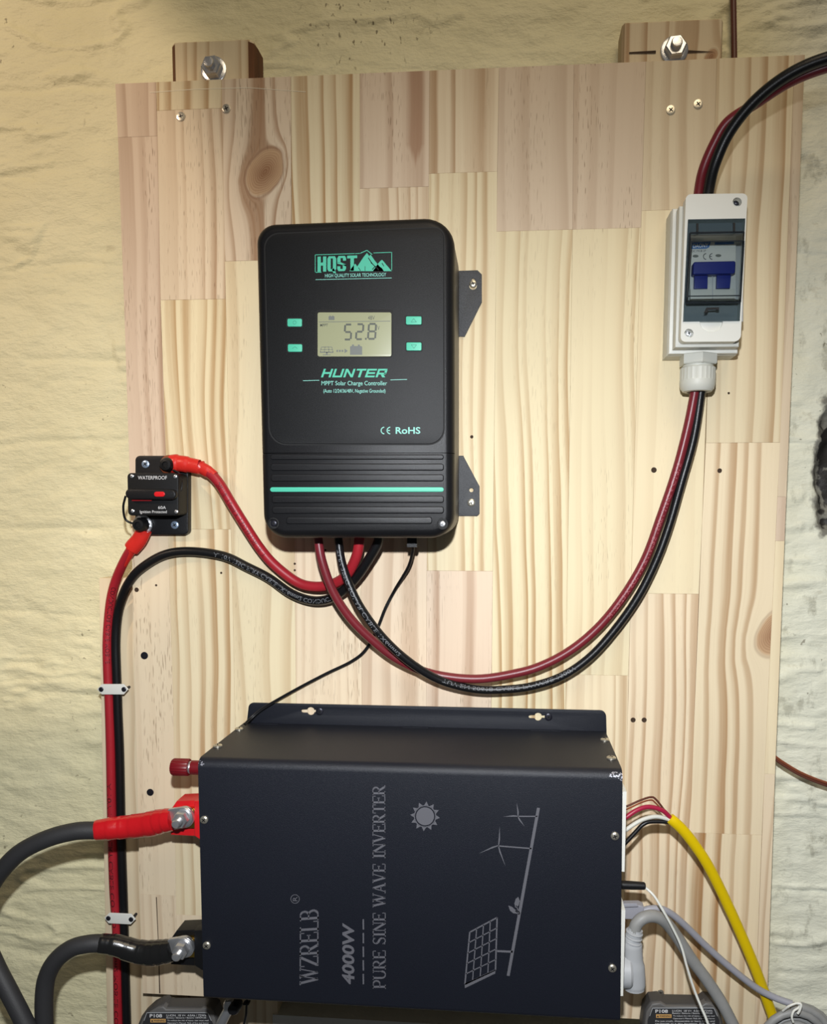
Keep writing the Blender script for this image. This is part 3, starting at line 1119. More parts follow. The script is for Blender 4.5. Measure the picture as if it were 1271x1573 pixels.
digit('5', 529, 498.5, 10, 23)
digit('2', 547, 498, 10, 23)
digit('8', 565.5, 497.5, 11, 23)
sgs.append(R(561, 519, 563.5, 521.8))
strokes('screen_digits', sgs, DL, M_LCDD, ctl)
text('screen_unit', 'V', (580, 500.5, 583.5, 507), DL, M_LCDD, ctl)
text('screen_voltage', '48V', (565.5, 485, 576, 491.3), DL, M_LCDD, ctl)
text('screen_mode', 'MPPT', (492, 497.3, 504, 501.5), DL, M_LCDD, ctl, bold=.01)
ic = [seg_poly((490, 494.6), (600, 493.2), 0.8), R(505, 486, 514, 491.5), R(506.5, 484.8, 508.5, 486), R(510.5, 484.8, 512.5, 486)]
ic += [[(538, 532.5), (540, 531.5), (554.5, 531.5), (556.6, 532.5), (556.6, 545), (538, 545)], R(541, 529.3, 544, 531.5), R(550, 529.3, 553, 531.5)]
strokes('screen_battery_icon', ic[4:], DL, M_LCDM, ctl)
strokes('screen_header', ic[:4], DL, M_LCDM, ctl)
pv = [seg_poly((494, 533), (510, 533), .8), seg_poly((493, 537), (511, 537), .8), seg_poly((492, 541), (512.5, 541), 1.6), seg_poly((494, 533), (492, 541), .8), seg_poly((510, 533), (512, 541), .8),
      seg_poly((499.5, 533), (498.5, 541), .8), seg_poly((505, 533), (505.5, 541), .8), R(501, 541, 503.5, 544.5), seg_poly((496, 545), (508, 545), 1.0)]
pv += [R(517 + 4 * k, 537.5, 519.6 + 4 * k, 540.5) for k in range(3)] + [[(529.5, 535.5), (534.5, 539), (529.5, 542.5)]]
strokes('screen_solar_icon', pv, DL, M_LCDM, ctl)
# buttons
for nm, (x0, y0, x1, y1), ic_ in (('menu', (441.5, 489.4, 463.8, 501.6), 0), ('back', (442.2, 528.6, 464.2, 540.4), 1), ('up', (623.8, 485.8, 647.8, 498.6), 2), ('down', (624.4, 525.8, 647.8, 538.5), 3)):
    fr_ = plate('button_recess', [rrect(R(x0 - 1.4, y0 - 1.4, x1 + 1.4, y1 + 1.4), 2.4)], DC, DP + 0.0002, M_GAP, ctl)
    bt = plate('button', [rrect(R(x0, y0, x1, y1), 2.2)], DC, DP + 0.0014, M_BTN, ctl, 0.0004)
    cxb, cyb = (x0 + x1) / 2, (y0 + y1) / 2
    if ic_ == 2:
        pl_ = [seg_poly((cxb - 4, cyb + 2.5), (cxb, cyb - 3), .9), seg_poly((cxb, cyb - 3), (cxb + 4, cyb + 2.5), .9), seg_poly((cxb - 4, cyb + 2.5), (cxb + 4, cyb + 2.5), .9)]
    elif ic_ == 3:
        pl_ = [seg_poly((cxb - 4, cyb - 2.5), (cxb, cyb + 3), .9), seg_poly((cxb, cyb + 3), (cxb + 4, cyb - 2.5), .9), seg_poly((cxb - 4, cyb - 2.5), (cxb + 4, cyb - 2.5), .9)]
    elif ic_ == 1:
        pl_ = [seg_poly((cxb - 4, cyb + 1), (cxb, cyb - 2), .8), seg_poly((cxb, cyb - 2), (cxb + 4, cyb + 1), .8)]
    else:
        cc_ = circ(cxb, cyb, 2.6, 12)
        pl_ = [seg_poly(cc_[i], cc_[(i + 1) % 12], .7) for i in range(12)]
    strokes('button_symbol', pl_, DP + 0.0014, mat('button_mark', srgb(58, 150, 128), .5) if ic_ == 0 else bpy.data.materials['button_mark'], bt)
TW = .22
HU = [(1.16, [R(0, 0, TW, 1), R(1 - TW, 0, 1, 1), R(TW, .40, 1 - TW, .62)]),
      (1.16, [R(0, 0, TW, 1), R(1 - TW, 0, 1, 1), R(TW, 0, 1 - TW, .20)]),
      (1.16, [R(0, 0, TW, 1), R(1 - TW, 0, 1, 1), [(TW, 1), (TW, .70), (1 - TW, 0), (1 - TW, .30)]]),
      (1.10, [R(0, .80, 1, 1), R(.38, 0, .62, .80)]),
      (1.12, [R(0, 0, TW, 1), R(TW, .80, 1, 1), R(TW, .40, .92, .60), R(TW, 0, 1, .20)]),
      (1.0, [R(0, 0, TW, 1), R(TW, .80, .96, 1), R(.76, .42, 1, .84), R(TW, .34, .94, .54), [(.42, .36), (.72, .36), (1.0, 0), (.70, 0)]])]
block_letters('model_lettering', HU, R(495.5, 566.6, 594, 579.6), DP, M_TEAL, ctl, shear=.045)
strokes('model_rule', [seg_poly((465.7, 584.8), (490.6, 584.2), .9)], DP, M_PALE, ctl)
strokes('model_rule', [seg_poly((600, 583.6), (625.6, 582.8), .9)], DP, M_PALE, ctl)
text('description_lettering', 'MPPT Solar Charge Controller', (494, 585.2, 595, 594), DP, M_PALE, ctl, bold=.006)
text('rating_lettering', '(Auto 12/24/36/48V, Negative Grounded)', (497, 597.5, 592.5, 605), DP, M_PALE, ctl, bold=.006)
text('approval_lettering', 'RoHS', (608, 656, 646, 666.5), DP, M_PALE, ctl, bold=.02)


def ce_mark(x0, y0, x1, y1, d, m_, parent, w_=1.6):
    h_ = (y1 - y0) / 2
    cy_ = (y0 + y1) / 2
    ps = []
    for cx_ in (x0 + h_, x1):
        pts = [(cx_ - h_ * math.sin(a_), cy_ - h_ * math.cos(a_)) for a_ in [math.pi * (0.02 + .96 * k / 10) for k in range(11)]]
        ps += [seg_poly(pts[k], pts[k + 1], w_) for k in range(10)]
    ps.append(seg_poly((x1 - h_, cy_), (x1 - 0.8, cy_), w_))
    return strokes('approval_mark', ps, d, m_, parent)


ce_mark(585.7, 656.2, 600, 666.4, DP, M_PALE, ctl)
# mounting ears
kh = [(727 + 2.6 * math.cos(t_), 430 + 2.6 * math.sin(t_)) for t_ in [math.pi * (1 + k / 8) for k in range(9)]] + \
     [(727 + 6 * math.cos(t_), 439 + 6 * math.sin(t_)) for t_ in [-math.pi * .33 + math.pi * 1.66 * k / 14 for k in range(15)]]
ear = plate('mounting_ear', [[(700, 416), (734, 415), (740.5, 421.5), (740.5, 464), (714, 517), (700, 517)], kh], 0.0004, 0.0020, M_EAR, ctl, 0.0002)
screw_mb(P(727, 436, 0.002), (0, -1, 0), 5.5 * PXM(0), 0.0012).build('screw', [M_YZINC, M_GAP], ctl)
ear2 = plate('mounting_ear', [[(700, 700), (712, 700), (737, 747), (737, 789), (733.5, 792.5), (700, 792.5)], circ(724.4, 752.8, 3.2)], 0.0004, 0.0020, M_EAR, ctl, 0.0002)
screw_mb(P(724.4, 772.4, 0.002), (0, -1, 0), 6 * PXM(0), 0.0012).build('screw', [M_YZINC, M_GAP], ctl)
mb = MB()
pz = P(634, 826, 0.04)
mb.box(pz + Vector((0, 0, -0.004)), (0.0085, 0.008, 0.008))
mb.build('sensor_socket', M_BLACK, ctl)

# ------------------------------------------------------------------ inverter
DI = 0.1125
inv = thing('power_inverter', P(630, 1560, 0), 'large black boxy power inverter with grey wind turbine and solar graphics', 'inverter')
IQ = [(304, 1166), (957, 1184), (953, 1571), (313, 1535)]
c0, c1, c2, c3 = [P(x, y, DI) for x, y in IQ]
rT, rB = 0.0075, 0.004


def inv_ring(top, bot):
    pts = [(top.x, -0.002, top.z)]
    for k in range(9):
        a_ = k / 8 * math.pi / 2
        pts.append((top.x, -(DI - rT + rT * math.sin(a_)), top.z - rT + rT * math.cos(a_)))
    for k in range(6):
        a_ = k / 5 * math.pi / 2
        pts.append((bot.x, -(DI - rB + rB * math.cos(a_)), bot.z + rB - rB * math.sin(a_)))
    pts.append((bot.x, -0.002, bot.z))
    return pts


mb = MB()
la, lb = inv_ring(c0, c3), inv_ring(c1, c2)
sh_ = 0.0006
mb.loft([[(x + sh_, y + (sh_ if y < -.05 else 0), z) for x, y, z in la], la, lb, [(x - sh_, y + (sh_ if y < -.05 else 0), z) for x, y, z in lb]])
mb.build('case', M_INV, inv, angle=25)
# end plates seen edge-on, inside the case ends
# mounting flange
fl0 = [(382.5, 1079.5), (931.5, 1091.5), (932.5, 1131), (378.5, 1116)]


def keyhole(px, py, ln=11):
    return [(px - ln - 1 + 2.6 * math.cos(t_), py + 2.6 * math.sin(t_)) for t_ in [math.pi * (.5 + k / 6) for k in range(7)]] + \
           [(px + 6 * math.cos(t_), py + 6.4 * math.sin(t_)) for t_ in [-math.pi * .86 + math.pi * .76 * k / 8 for k in range(9)]] + \
           [(px + 13, py - 2.4), (px + 13, py + 2.4)] + \
           [(px + 6 * math.cos(t_), py + 6.4 * math.sin(t_)) for t_ in [math.pi * .1 + math.pi * .76 * k / 8 for k in range(9)]]


plate('mounting_flange', [rrect(fl0, [7, 9, 0, 0], 5), keyhole(477.5, 1092.3), keyhole(827, 1101)], 0.0004, 0.0022, M_INV, inv, 0.0003)
for px, py in ((491, 1093), (843, 1101.3)):
    screw_mb(P(px, py, 0.0022), (0, -1, 0), 6 * PXM(0), 0.0011).build('flange_screw', [M_DSCREW, M_GAP], inv)
# rear seam of the lid
for (u0, u1) in ((.04, .1), (.45, .52), (.80, .88)):
    A_, B_ = Vector((c0.x, -0.0045, c0.z + 0.0001)), Vector((c1.x, -0.0045, c1.z + 0.0001))
    mb = MB()
    pa, pb = A_.lerp(B_, u0), A_.lerp(B_, u1)
    mb.box((pa + pb) / 2, ((pb - pa).length, 0.003, 0.0006))
    mb.build('seam_tab', M_INV, inv)
for px, py in ((314, 1259), (318, 1452), (945, 1284), (941, 1487)):
    screw_mb(P(px, py, DI), (0, -1, 0), 6.6 * PXM(DI), 0.0018, turn=random.uniform(.2, 1)).build('case_screw', [M_YZINC, M_GAP], inv)


def on_top(px, py):
    r_ = M3 @ Vector(((px - CX) / F, -(py - CY) / F, -1.0))
    # intersect with the top plane of the case (sloping slightly from c0 to c1)
    n_ = Vector((-(c1.z - c0.z), 0, (c1.x - c0.x))).normalized()
    o_ = Vector((0, -D, 0))
    t_ = (Vector(c0) - o_).dot(n_) / r_.dot(n_)
    return o_ + r_ * t_, n_


for px, py in ((367.6, 1120.5), (334.5, 1146.5), (929.5, 1137), (939.5, 1165)):
    p_, n_ = on_top(px, py)
    screw_mb(p_, n_, 0.0040, 0.0019, turn=.4).build('case_screw', [M_YZINC, M_GAP], inv)

# serif lettering drawn as strokes; each glyph in a unit box (x right, y up)
TH, TN = 0.17, 0.065


def serif(x, y, w_=.22):
    return [((x - w_ / 2, y), (x + w_ / 2, y), TN, TN)]


def arc(cx_, cy_, rx, ry, a0, a1, n_=10, w0=TN, w1=TH):
    out = []
    for k in range(n_):
        t0, t1 = a0 + (a1 - a0) * k / n_, a0 + (a1 - a0) * (k + 1) / n_
        p_ = (cx_ + rx * math.cos(t0), cy_ + ry * math.sin(t0))
        q_ = (cx_ + rx * math.cos(t1), cy_ + ry * math.sin(t1))
        wa = w0 + (w1 - w0) * abs(math.cos(t0))
        wb = w0 + (w1 - w0) * abs(math.cos(t1))
        out.append((p_, q_, wa, wb))
    return out


def L_(x0, y0, x1, y1, w_):
    return [((x0, y0), (x1, y1), w_, w_)]


h_ = math.pi / 2
GL = {
    'E': (0.80, L_(.18, 0, .18, 1, TH) + L_(.02, .03, .76, .03, TN) + L_(.02, .97, .74, .97, TN) + L_(.18, .52, .56, .52, TN) + L_(.75, .03, .75, .26, TN) + L_(.72, .97, .72, .76, TN) + L_(.56, .42, .56, .62, TN)),
    'L': (0.78, L_(.18, 0, .18, 1, TH) + L_(.02, .03, .74, .03, TN) + serif(.18, .97, .36) + L_(.73, .03, .73, .28, TN)),
    'I': (0.42, L_(.21, 0, .21, 1, TH) + serif(.21, .03, .4) + serif(.21, .97, .4)),
    'T': (0.80, L_(.4, 0, .4, 1, TH) + serif(.4, .03, .4) + L_(.03, .97, .77, .97, TN) + L_(.04, .97, .04, .74, TN) + L_(.76, .97, .76, .74, TN)),
    'N': (0.92, L_(.14, 0, .14, 1, TN) + L_(.14, .97, .78, .03, TH) + L_(.78, 0, .78, 1, TN) + serif(.14, .03, .3) + serif(.1, .97, .2) + serif(.78, .97, .3)),
    'A': (0.90, L_(.43, 1, .14, .03, TN) + L_(.43, .98, .74, .03, TH) + L_(.25, .36, .6, .36, TN) + serif(.12, .03, .26) + serif(.76, .03, .3)),
    'V': (0.90, L_(.14, .97, .46, .02, TH) + L_(.46, .02, .76, .97, TN) + serif(.14, .97, .3) + serif(.76, .97, .26)),
    'W': (1.24, L_(.12, .97, .38, .02, TH) + L_(.38, .02, .62, .95, TN) + L_(.60, .97, .85, .02, TH) + L_(.85, .02, 1.12, .97, TN) + serif(.12, .97, .28) + serif(.58, .97, .28) + serif(1.12, .97, .24)),
    'Z': (0.80, L_(.06, .97, .74, .97, TN) + L_(.06, .03, .76, .03, TN) + L_(.70, .95, .14, .05, TH) + L_(.06, .97, .06, .74, TN) + L_(.75, .03, .75, .28, TN)),
    'P': (0.78, L_(.18, 0, .18, 1, TH) + serif(.18, .03, .36) + L_(.02, .97, .45, .97, TN) + L_(.18, .46, .45, .46, TN) + arc(.42, .715, .28, .255, h_, -h_)),
    'R': (0.90, L_(.18, 0, .18, 1, TH) + serif(.18, .03, .36) + L_(.02, .97, .45, .97, TN) + L_(.18, .50, .45, .50, TN) + arc(.42, .735, .27, .235, h_, -h_) + L_(.42, .50, .74, .03, TH) + serif(.78, .03, .2)),
    'B': (0.82, L_(.18, 0, .18, 1, TH) + L_(.02, .97, .45, .97, TN) + L_(.02, .03, .45, .03, TN) + L_(.18, .53, .45, .53, TN) + arc(.42, .75, .25, .22, h_, -h_) + arc(.43, .28, .29, .25, h_, -h_)),
    'U': (0.92, L_(.18, 1, .18, .32, TH) + L_(.76, 1, .76, .32, TN) + serif(.18, .97, .34) + serif(.76, .97, .28) + arc(.47, .32, .29, .29, math.pi, 2 * math.pi, 12)),
    'S': (0.72, arc(.36, .74, .24, .23, .25, math.pi * 1.0, 8, TN, TN * 1.6) + [((.12, .74), (.2, .6), TH * .8, TH), ((.2, .6), (.52, .44), TH, TH), ((.52, .44), (.61, .28), TH, TH * .8)] + arc(.36, .26, .25, .23, 0, -math.pi * .92, 8, TN, TN * 1.6) + L_(.60, .80, .60, .97, TN) + L_(.10, .03, .10, .24, TN)),
    ' ': (0.46, []),
}


def serif_text(name, s, quad, d, m_, parent):
    tot = sum(GL[c_][0] for c_ in s)
    mb = MB()
    x = 0
    for c_ in s:
        w_, st = GL[c_]
        for a_, b_, w0, w1 in st:
            for x_, y_ in ():
                pass
            poly = seg_poly(a_, b_, w0, w1)
            mb.add([P(*bil(quad, (x + q_[0]) / tot, 1 - q_[1]), d + 0.00012) for q_ in poly], [(0, 1, 2, 3)])
        x += w_
    return mb.build(name, m_, parent, smooth=False)


# quads for text read bottom-to-top: TL is lower-left in the picture
serif_text('brand_lettering', 'WZRELB', [(460.5, 1513), (461, 1398), (489.5, 1396), (489, 1512)], DI, M_PRINT, inv)
serif_text('product_lettering', 'PURE SINE WAVE INVERTER', [(573, 1519), (572.5, 1206), (592, 1206), (593, 1519)], DI, M_PRINT, inv)
text('power_lettering', '4000W', [(525.5, 1512), (526, 1420), (544.5, 1418), (545, 1511)], DI, M_PRINT, inv, bold=.03, shear=0.05)
strokes('dash_line', [seg_poly((558.5, 1512 - 21 * k), (558.3, 1496 - 21 * k), 2.2) for k in range(5)], DI, M_PRINT, inv)
rc = circ(453.5, 1381, 6.6, 20)
strokes('trademark_ring', [seg_poly(rc[i], rc[(i + 1) % 20], .9) for i in range(20)], DI, M_PRINT, inv)
text('trademark_letter', 'R', [(450, 1384.2), (450, 1377.6), (457, 1377.6), (457, 1384.2)], DI, M_PRINT, inv)
sc_ = (653.3, 1254)
sun = [circ(*sc_, 13.8, 28)]
o1 = circ(*sc_, 16.4, 28)
sun += [seg_poly(o1[i], o1[(i + 1) % 28], 1.3) for i in range(28)]
for k in range(12):
    a_ = 2 * math.pi * k / 12 + .1
    sun.append([(sc_[0] + 17 * math.cos(a_ - .2), sc_[1] + 17 * math.sin(a_ - .2)), (sc_[0] + 23 * math.cos(a_), sc_[1] + 23 * math.sin(a_)), (sc_[0] + 17 * math.cos(a_ + .2), sc_[1] + 17 * math.sin(a_ + .2))])
strokes('sun_graphic', sun, DI, M_PRINT, inv)
strokes('pole_graphic', [seg_poly((827.6, 1241), (781, 1499), 4.6), seg_poly((796, 1254), (826, 1254), 1.8), seg_poly((766, 1299.5), (817, 1303.5), 2.0), seg_poly((764, 1461), (788, 1462), 3.2)], DI, M_PRINT, inv)


def blade(c_, t_):
    c_, t_ = Vector(c_), Vector(t_)
    u_ = t_ - c_
    n_ = Vector((-u_.y, u_.x)).normalized()
    return [tuple(c_ + n_ * .8), tuple(c_ + u_ * .3 + n_ * 1.9), tuple(t_), tuple(c_ - n_ * .5)]


strokes('turbine_graphic', [blade((796, 1254), q_) for q_ in ((794, 1233), (773, 1254.5), (806.5, 1270))], DI, M_PRINT, inv)
strokes('turbine_graphic', [blade((766, 1299), q_) for q_ in ((768, 1268.5), (735, 1311.5), (777, 1331))], DI, M_PRINT, inv)
strokes('leaf_graphic', [[(796.5, 1377.5), (799, 1384), (797, 1391), (792, 1394.5), (790.5, 1388), (792.5, 1381)], [(781, 1391), (787, 1393), (793, 1398.5), (796, 1404), (789, 1403), (784, 1399)], seg_poly((793, 1391), (799, 1404), 1.4), seg_poly((792, 1399), (798, 1405), 1.2)], DI, M_PRINT, inv)
pq = [(722, 1432), (764, 1409.5), (761.5, 1490), (714.5, 1512)]
cells = []
for i in range(4):
    for j in range(5):
        u0, u1, v0, v1 = i / 4 + .03, (i + 1) / 4 - .03, j / 5 + .022, (j + 1) / 5 - .022
        cells.append([bil(pq, u0, v0), bil(pq, u1, v0), bil(pq, u1, v1), bil(pq, u0, v1)])
M_PRINTD = mat('dim_grey_print', srgb(70, 70, 76), 0.6)
strokes('panel_graphic', frame_polys(pq, 2.2) + [seg_poly(bil(pq, i / 4, 0), bil(pq, i / 4, 1), 1.6) for i in (1, 2, 3)] + [seg_poly(bil(pq, 0, j / 5), bil(pq, 1, j / 5), 1.6) for j in (1, 2, 3, 4)] +
        [[(714, 1511), (761.5, 1489.5), (761, 1495.5), (714.5, 1518)]], DI, M_PRINT, inv)

M_SCUFF = mat('bare_metal_scuff', srgb(165, 165, 175), 0.4, 0.5)
rs2 = random.Random(5)


def round_edge(u, a_):
    # point on the rolled top front edge, u across, a_ 0 = top .. 1 = front face
    p_ = c0.lerp(c1, u)
    th_ = a_ * math.pi / 2
    return Vector((p_.x, -(DI - rT + (rT + .0001) * math.sin(th_)), p_.z - rT + (rT + .0001) * math.cos(th_)))


mb = MB()
for k in range(46):
    if k < 34:
        u_ = 1 - rs2.random() ** 1.6 * .028
        a_ = .55 + rs2.uniform(-.1, .25) + (.35 if u_ > .99 else 0) * rs2.random()
    else:
        u_ = rs2.random() ** 1.5 * .014
        a_ = .45 + rs2.random() * .4
    s_ = rs2.uniform(.0008, .0022)
    du = s_ / .345
    mb.add([round_edge(min(max(u_ + x_ * du, 0), 1), a_ + y_ * .10) for x_, y_ in ((-.4, 0), (.1, -.4), (.5, .1), (0, .5))], [(0, 1, 2, 3)])
o_ = mb.build('paint_scuffs', M_SCUFF, inv, smooth=False)
o_['kind'] = 'stuff'

# left-hand terminals
pr_ = P(300, 1179, 0.062)
kx_ = Vector((-1, 0, 0))
mb = MB()
mb.lathe(pr_, kx_, [(.0062, -0.026), (.0062, .003), (.0045, .0032), (.0045, .0055)], 24, 0)
mb.lathe(pr_, kx_, [(.0070, .0052), (.0076, .006), (.0076, .0190), (.0068, .0205), (.001, .0205)], 40, 0, flute=.05)
mb.build('binding_post', mat('maroon_plastic', srgb(112, 14, 24), .4), inv)
mb = MB()
mb.lathe(pr_, kx_, [(.0052, .0030), (.0056, .0036), (.0056, .0046), (.0052, .0052)], 24)
mb.build('binding_post_collar', M_STEEL, inv)


def terminal(py, m_, nm, dz):
    """insulating shoe with brass bar, lug bolt"""
    dT = 0.052
    sx = P(306, py, dT).x
    plate(nm, [[(262, py - 14), (271, py - 27), (362, py - 31), (362, py + 30), (299, py + 27), (262, py + 25)]], dT - 0.028, dT - 0.008, m_, inv, 0.0012)
    plate(nm, [[(298, py - 27), (362, py - 31), (362, py + 34), (310, py + 34), (298, py + 26)]], dT - 0.012, dT - 0.001, m_, inv, 0.0012)
    plate('brass_bar', [R(268, py - 16, 350, py + 14)], dT - 0.008, dT - 0.003, M_BRASS, inv, 0.0004)


terminal(1258, M_BRED, 'red_terminal_shoe', 0)
terminal(1457, M_BLACK, 'black_terminal_shoe', 0)

# right-hand socket plates (white, just proud of the case side)
for (ya, yb, dd, lab) in ((1216, 1339, .070, ''), (1398, 1530, .078, '')):
    pa, pb = P(957, ya, .100), P(957, yb, .100)
    xs_ = c1.lerp(c2, (ya + yb - 2368) / 2 / 387).x
    mb = MB()
    mb.box((xs_ + 0.0021, -0.064, (pa.z + pb.z) / 2), (0.0050, 0.072, pa.z - pb.z))
    o_ = mb.build('socket_plate', M_WHITE, inv)

# ------------------------------------------------------------------ circuit breaker enclosure (isolator box)
enc = thing('breaker_enclosure', P(1071, 556, 0), 'white plastic breaker enclosure with smoked window and blue switch', 'enclosure')
X0, X1 = 0.1312, 0.1886
ZT, ZB = 0.2525, 0.1335


def wr(x0, x1, zt_, zb_, r, seg=6):
    return rrect([(x0, zt_), (x1, zt_), (x1, zb_), (x0, zb_)], r, seg)


plate('base_box', [wr(X0, X1, ZT, ZB, .006)], 0.0004, 0.0225, M_BEIGE, enc, .0012, world=True)
plate('lip', [wr(X0 + .0002, X1 - .0002, ZT - .0004, ZB + .0004, .006)], 0.0225, 0.0275, M_WHITE, enc, .0012, world=True)
plate('lid_step', [wr(X0 + .0030, X1 - .0030, ZT - .0032, ZB + .0032, .005)], 0.0275, 0.040, M_BEIGE, enc, .0008, world=True)
CQ = [(1054.2, 298.3), (1149, 297), (1138.3, 524.5), (1045.8, 525.2)]
WQ = [(1057.5, 337), (1145.5, 335.5), (1137, 493), (1050, 494)]
wl = [P(x, y, .050) for x, y in WQ]
h1, h2 = (1133, 310.3), (1058.8, 512)
thumb = [(1093 + 18 * math.cos(t_), 494.5 + 16.5 * math.sin(t_)) for t_ in [math.pi * k / 10 for k in range(11)]]
# window opening with the thumb notch is one hole
whole = [WQ[0], WQ[1], WQ[2]] + [(1093 + 18 * math.cos(t_), 493.6 + 16.5 * math.sin(t_)) for t_ in [math.pi * k / 10 for k in range(11)]] + [WQ[3]]
plate('lid', [rrect(CQ, [8, 8, 10, 8], 6), circ(*h1, 7.0), circ(*h2, 7.0), whole], 0.0402, 0.050, M_WHITE, enc, 0.0)
plate('thumb_notch', [[(x, y) for x, y in thumb]], 0.0405, 0.0480, M_WHITE, enc, .0012)
for (hx_, hy_), m_ in ((h1, M_GAP), (h2, M_STEEL)):
    mb = MB()
    mb.lathe(P(hx_, hy_, .050), (0, -1, 0), [(.0046, -.0085), (.0046, -.0005), (.0038, -.0008), (.0030, -.0070), (.0002, -.0070)], 24, 0)
    mb.build('screw_well', M_WHITE, enc)
    screw_mb(P(hx_, hy_, .0432), (0, -1, 0), .0029, .0012).build('lid_screw', [M_DSCREW if m_ is M_GAP else M_STEEL, M_GAP], enc)
# breaker module inside
dM = 0.0435
plate('breaker_module', [R(1060.5, 362, 1131, 463)], 0.0400, dM, M_MCB, enc, .0003)
plate('module_well', [R(1052, 338, 1142, 494)], 0.0396, 0.0408, mat('module_well_grey', srgb(165, 167, 166), .6), enc)
plate('module_ledge', [R(1061, 444, 1129, 461)], dM, dM + .002, M_CREAM, enc, .0003)
sw = plate('toggle_bar', [rrect([(1066, 402), (1131, 400.5), (1130, 420), (1065, 421.5)], 3)], dM, dM + .0085, M_BLUE, enc, .0010)
plate('toggle_stem', [[(1067.5, 420), (1088, 419.5), (1087.5, 443), (1067, 443.5)]], dM, dM + .0040, M_BLUE, enc, .0005)
plate('toggle_stem', [[(1102, 419.5), (1124, 419), (1122, 442.5), (1101.5, 443)]], dM, dM + .0040, M_BLUE, enc, .0005)
strokes('module_badge', [[(1063, 372.5), (1092.5, 371.5), (1090, 379.5), (1086, 382), (1063, 382.5)], [(1098.5, 372), (1128, 371), (1128, 375), (1098.5, 376)]], dM, M_BADGE, enc)
text('module_brand', 'DAONY', [(1065, 374.5), (1089, 373.5), (1088, 380), (1065, 381)], dM + .0001, M_WPRINT, enc, bold=.02)
M_INK = mat('dark_ink', srgb(60, 62, 66), .6)
text('module_rating', 'DC MCB 2P', [(1063, 384.3), (1085, 383.3), (1085, 386.5), (1063, 387.5)], dM, M_INK, enc)
ce_mark(1081, 389.5, 1095, 398.5, dM, M_INK, enc, 1.1)
strokes('module_indicator', [circ(1069, 393.4, 4.6, 14, 2.2), circ(1104, 392.6, 4.6, 14, 2.2)], dM, M_LCDM, enc)
strokes('module_divider', [R(1094.5, 420, 1095.8, 460)], dM + .0021, M_LGREY, enc)
# smoked visor: flat flange plus raised hood
plate('visor_flange', [WQ, rrect([(1059, 357.5), (1144, 355.5), (1138.6, 463), (1053, 465)], 1)], 0.0500, 0.0512, M_GLASS, enc)
hq_b = [P(x, y, .0512) for x, y in [(1060.5, 358), (1143, 356.5), (1137.5, 464), (1054.5, 465)]]
hq_t = [P(x, y, .0590) for x, y in [(1063, 371), (1143.6, 370), (1138.5, 454), (1056.5, 455)]]
mb = MB()
mb.loft([hq_b, hq_t], cap=False)
mb.face((4, 5, 6, 7))
mb.build('visor_hood', M_GLASS, enc, smooth=False)
ed = MB()
for lp in (hq_b, hq_t):
    for i in range(4):
        ed.tube([lp[i], lp[(i + 1) % 4]], .00045 if lp is hq_t else .0008, 6)
ed.build('visor_edges', mat('dark_clear_edge', (0.02, 0.025, 0.03, 1), .2), enc)
plate('visor_hinge', [R(1070.5, 343, 1073.5, 356)], .0512, .0525, M_GAP, enc)
plate('visor_hinge', [R(1127, 342, 1130, 355)], .0512, .0525, M_GAP, enc)
plate('visor_latch', [[(1086, 472.5), (1105, 472), (1105, 476), (1101, 476), (1101, 475), (1089, 475.2), (1086, 480), (1082, 480.5)]], .0512, .0528, M_GAP, enc)
# cable gland below
gp = P(1073, 549, .022)
gp.z = ZB + .0005
gl = thing('cable_gland', gp, 'white ribbed cable gland under the breaker enclosure', 'gland')
mb = MB(); mb.lathe(gp, (0, 0, -1), [(.0150, 0), (.0158, .001), (.0158, .0078), (.0150, .0088)], 6, phase=.25); mb.lathe(gp, (0, 0, -1), [(.0125, .0088), (.0125, .0105)], 24); mb.build('hex_collar', M_CREAM, gl, angle=20)
mb = MB(); mb.lathe(gp, (0, 0, -1), [(.0138, .0105), (.0146, .0115), (.0146, .0215)], 48, flute=.035)
mb.lathe(gp, (0, 0, -1), [(.0147, .0215), (.0147, .0245), (.0138, .0285), (.0118, .0308), (.0085, .0312), (.0080, .028)], 32); mb.build('clamp_nut', M_CREAM, gl)

# ------------------------------------------------------------------ 60 amp surface breaker
cb = thing('circuit_breaker', P(250, 821, 0), 'black surface-mount circuit breaker with red trip button, reading 60A', 'circuit breaker')
dB, dF = 0.0085, 0.0285
plate('base', [rrect([(207.5, 700), (289, 700), (289, 821.5), (207.5, 821.5)], 7)], 0.0004, dB, M_BLACK, cb, .0010)
plate('body', [rrect([(195.2, 726.5), (274, 726.5), (274, 792), (196.5, 792)], 6)], dB - 0.001, dF, M_BLACK2, cb, .0010)
plate('side_rib', [rrect([(266, 733), (281, 733), (281, 760), (266, 760)], [2, 9, 9, 2])], 0.006, 0.018, M_SIDE, cb, .001)
hd = plate('lever', [rrect([(191.5, 750.5), (270, 751.5), (270, 768), (192.5, 767)], 8)], dF - .0005, dF + .0055, M_BLACK, cb, .0016)
plate('trip_button', [rrect(R(236.5, 755.2, 253, 763), 3.8)], dF + .004, dF + .0063, M_BRED, cb, .0005)
plate('lever_edge', [rrect(R(202.5, 767.3, 233, 769.5), 1)], dF, dF + .0012, mat('dull_red', srgb(150, 24, 30), .4), cb)
text('waterproof_lettering', 'WATERPROOF', (212, 731, 256.5, 736.6), dF, M_WPRINT, cb)
text('rating_lettering', '60A', (243, 777.3, 255, 782), dF, M_WPRINT, cb)
text('protection_lettering', 'Ignition Protected', (215, 784, 256.3, 789.6), dF, M_WPRINT, cb)
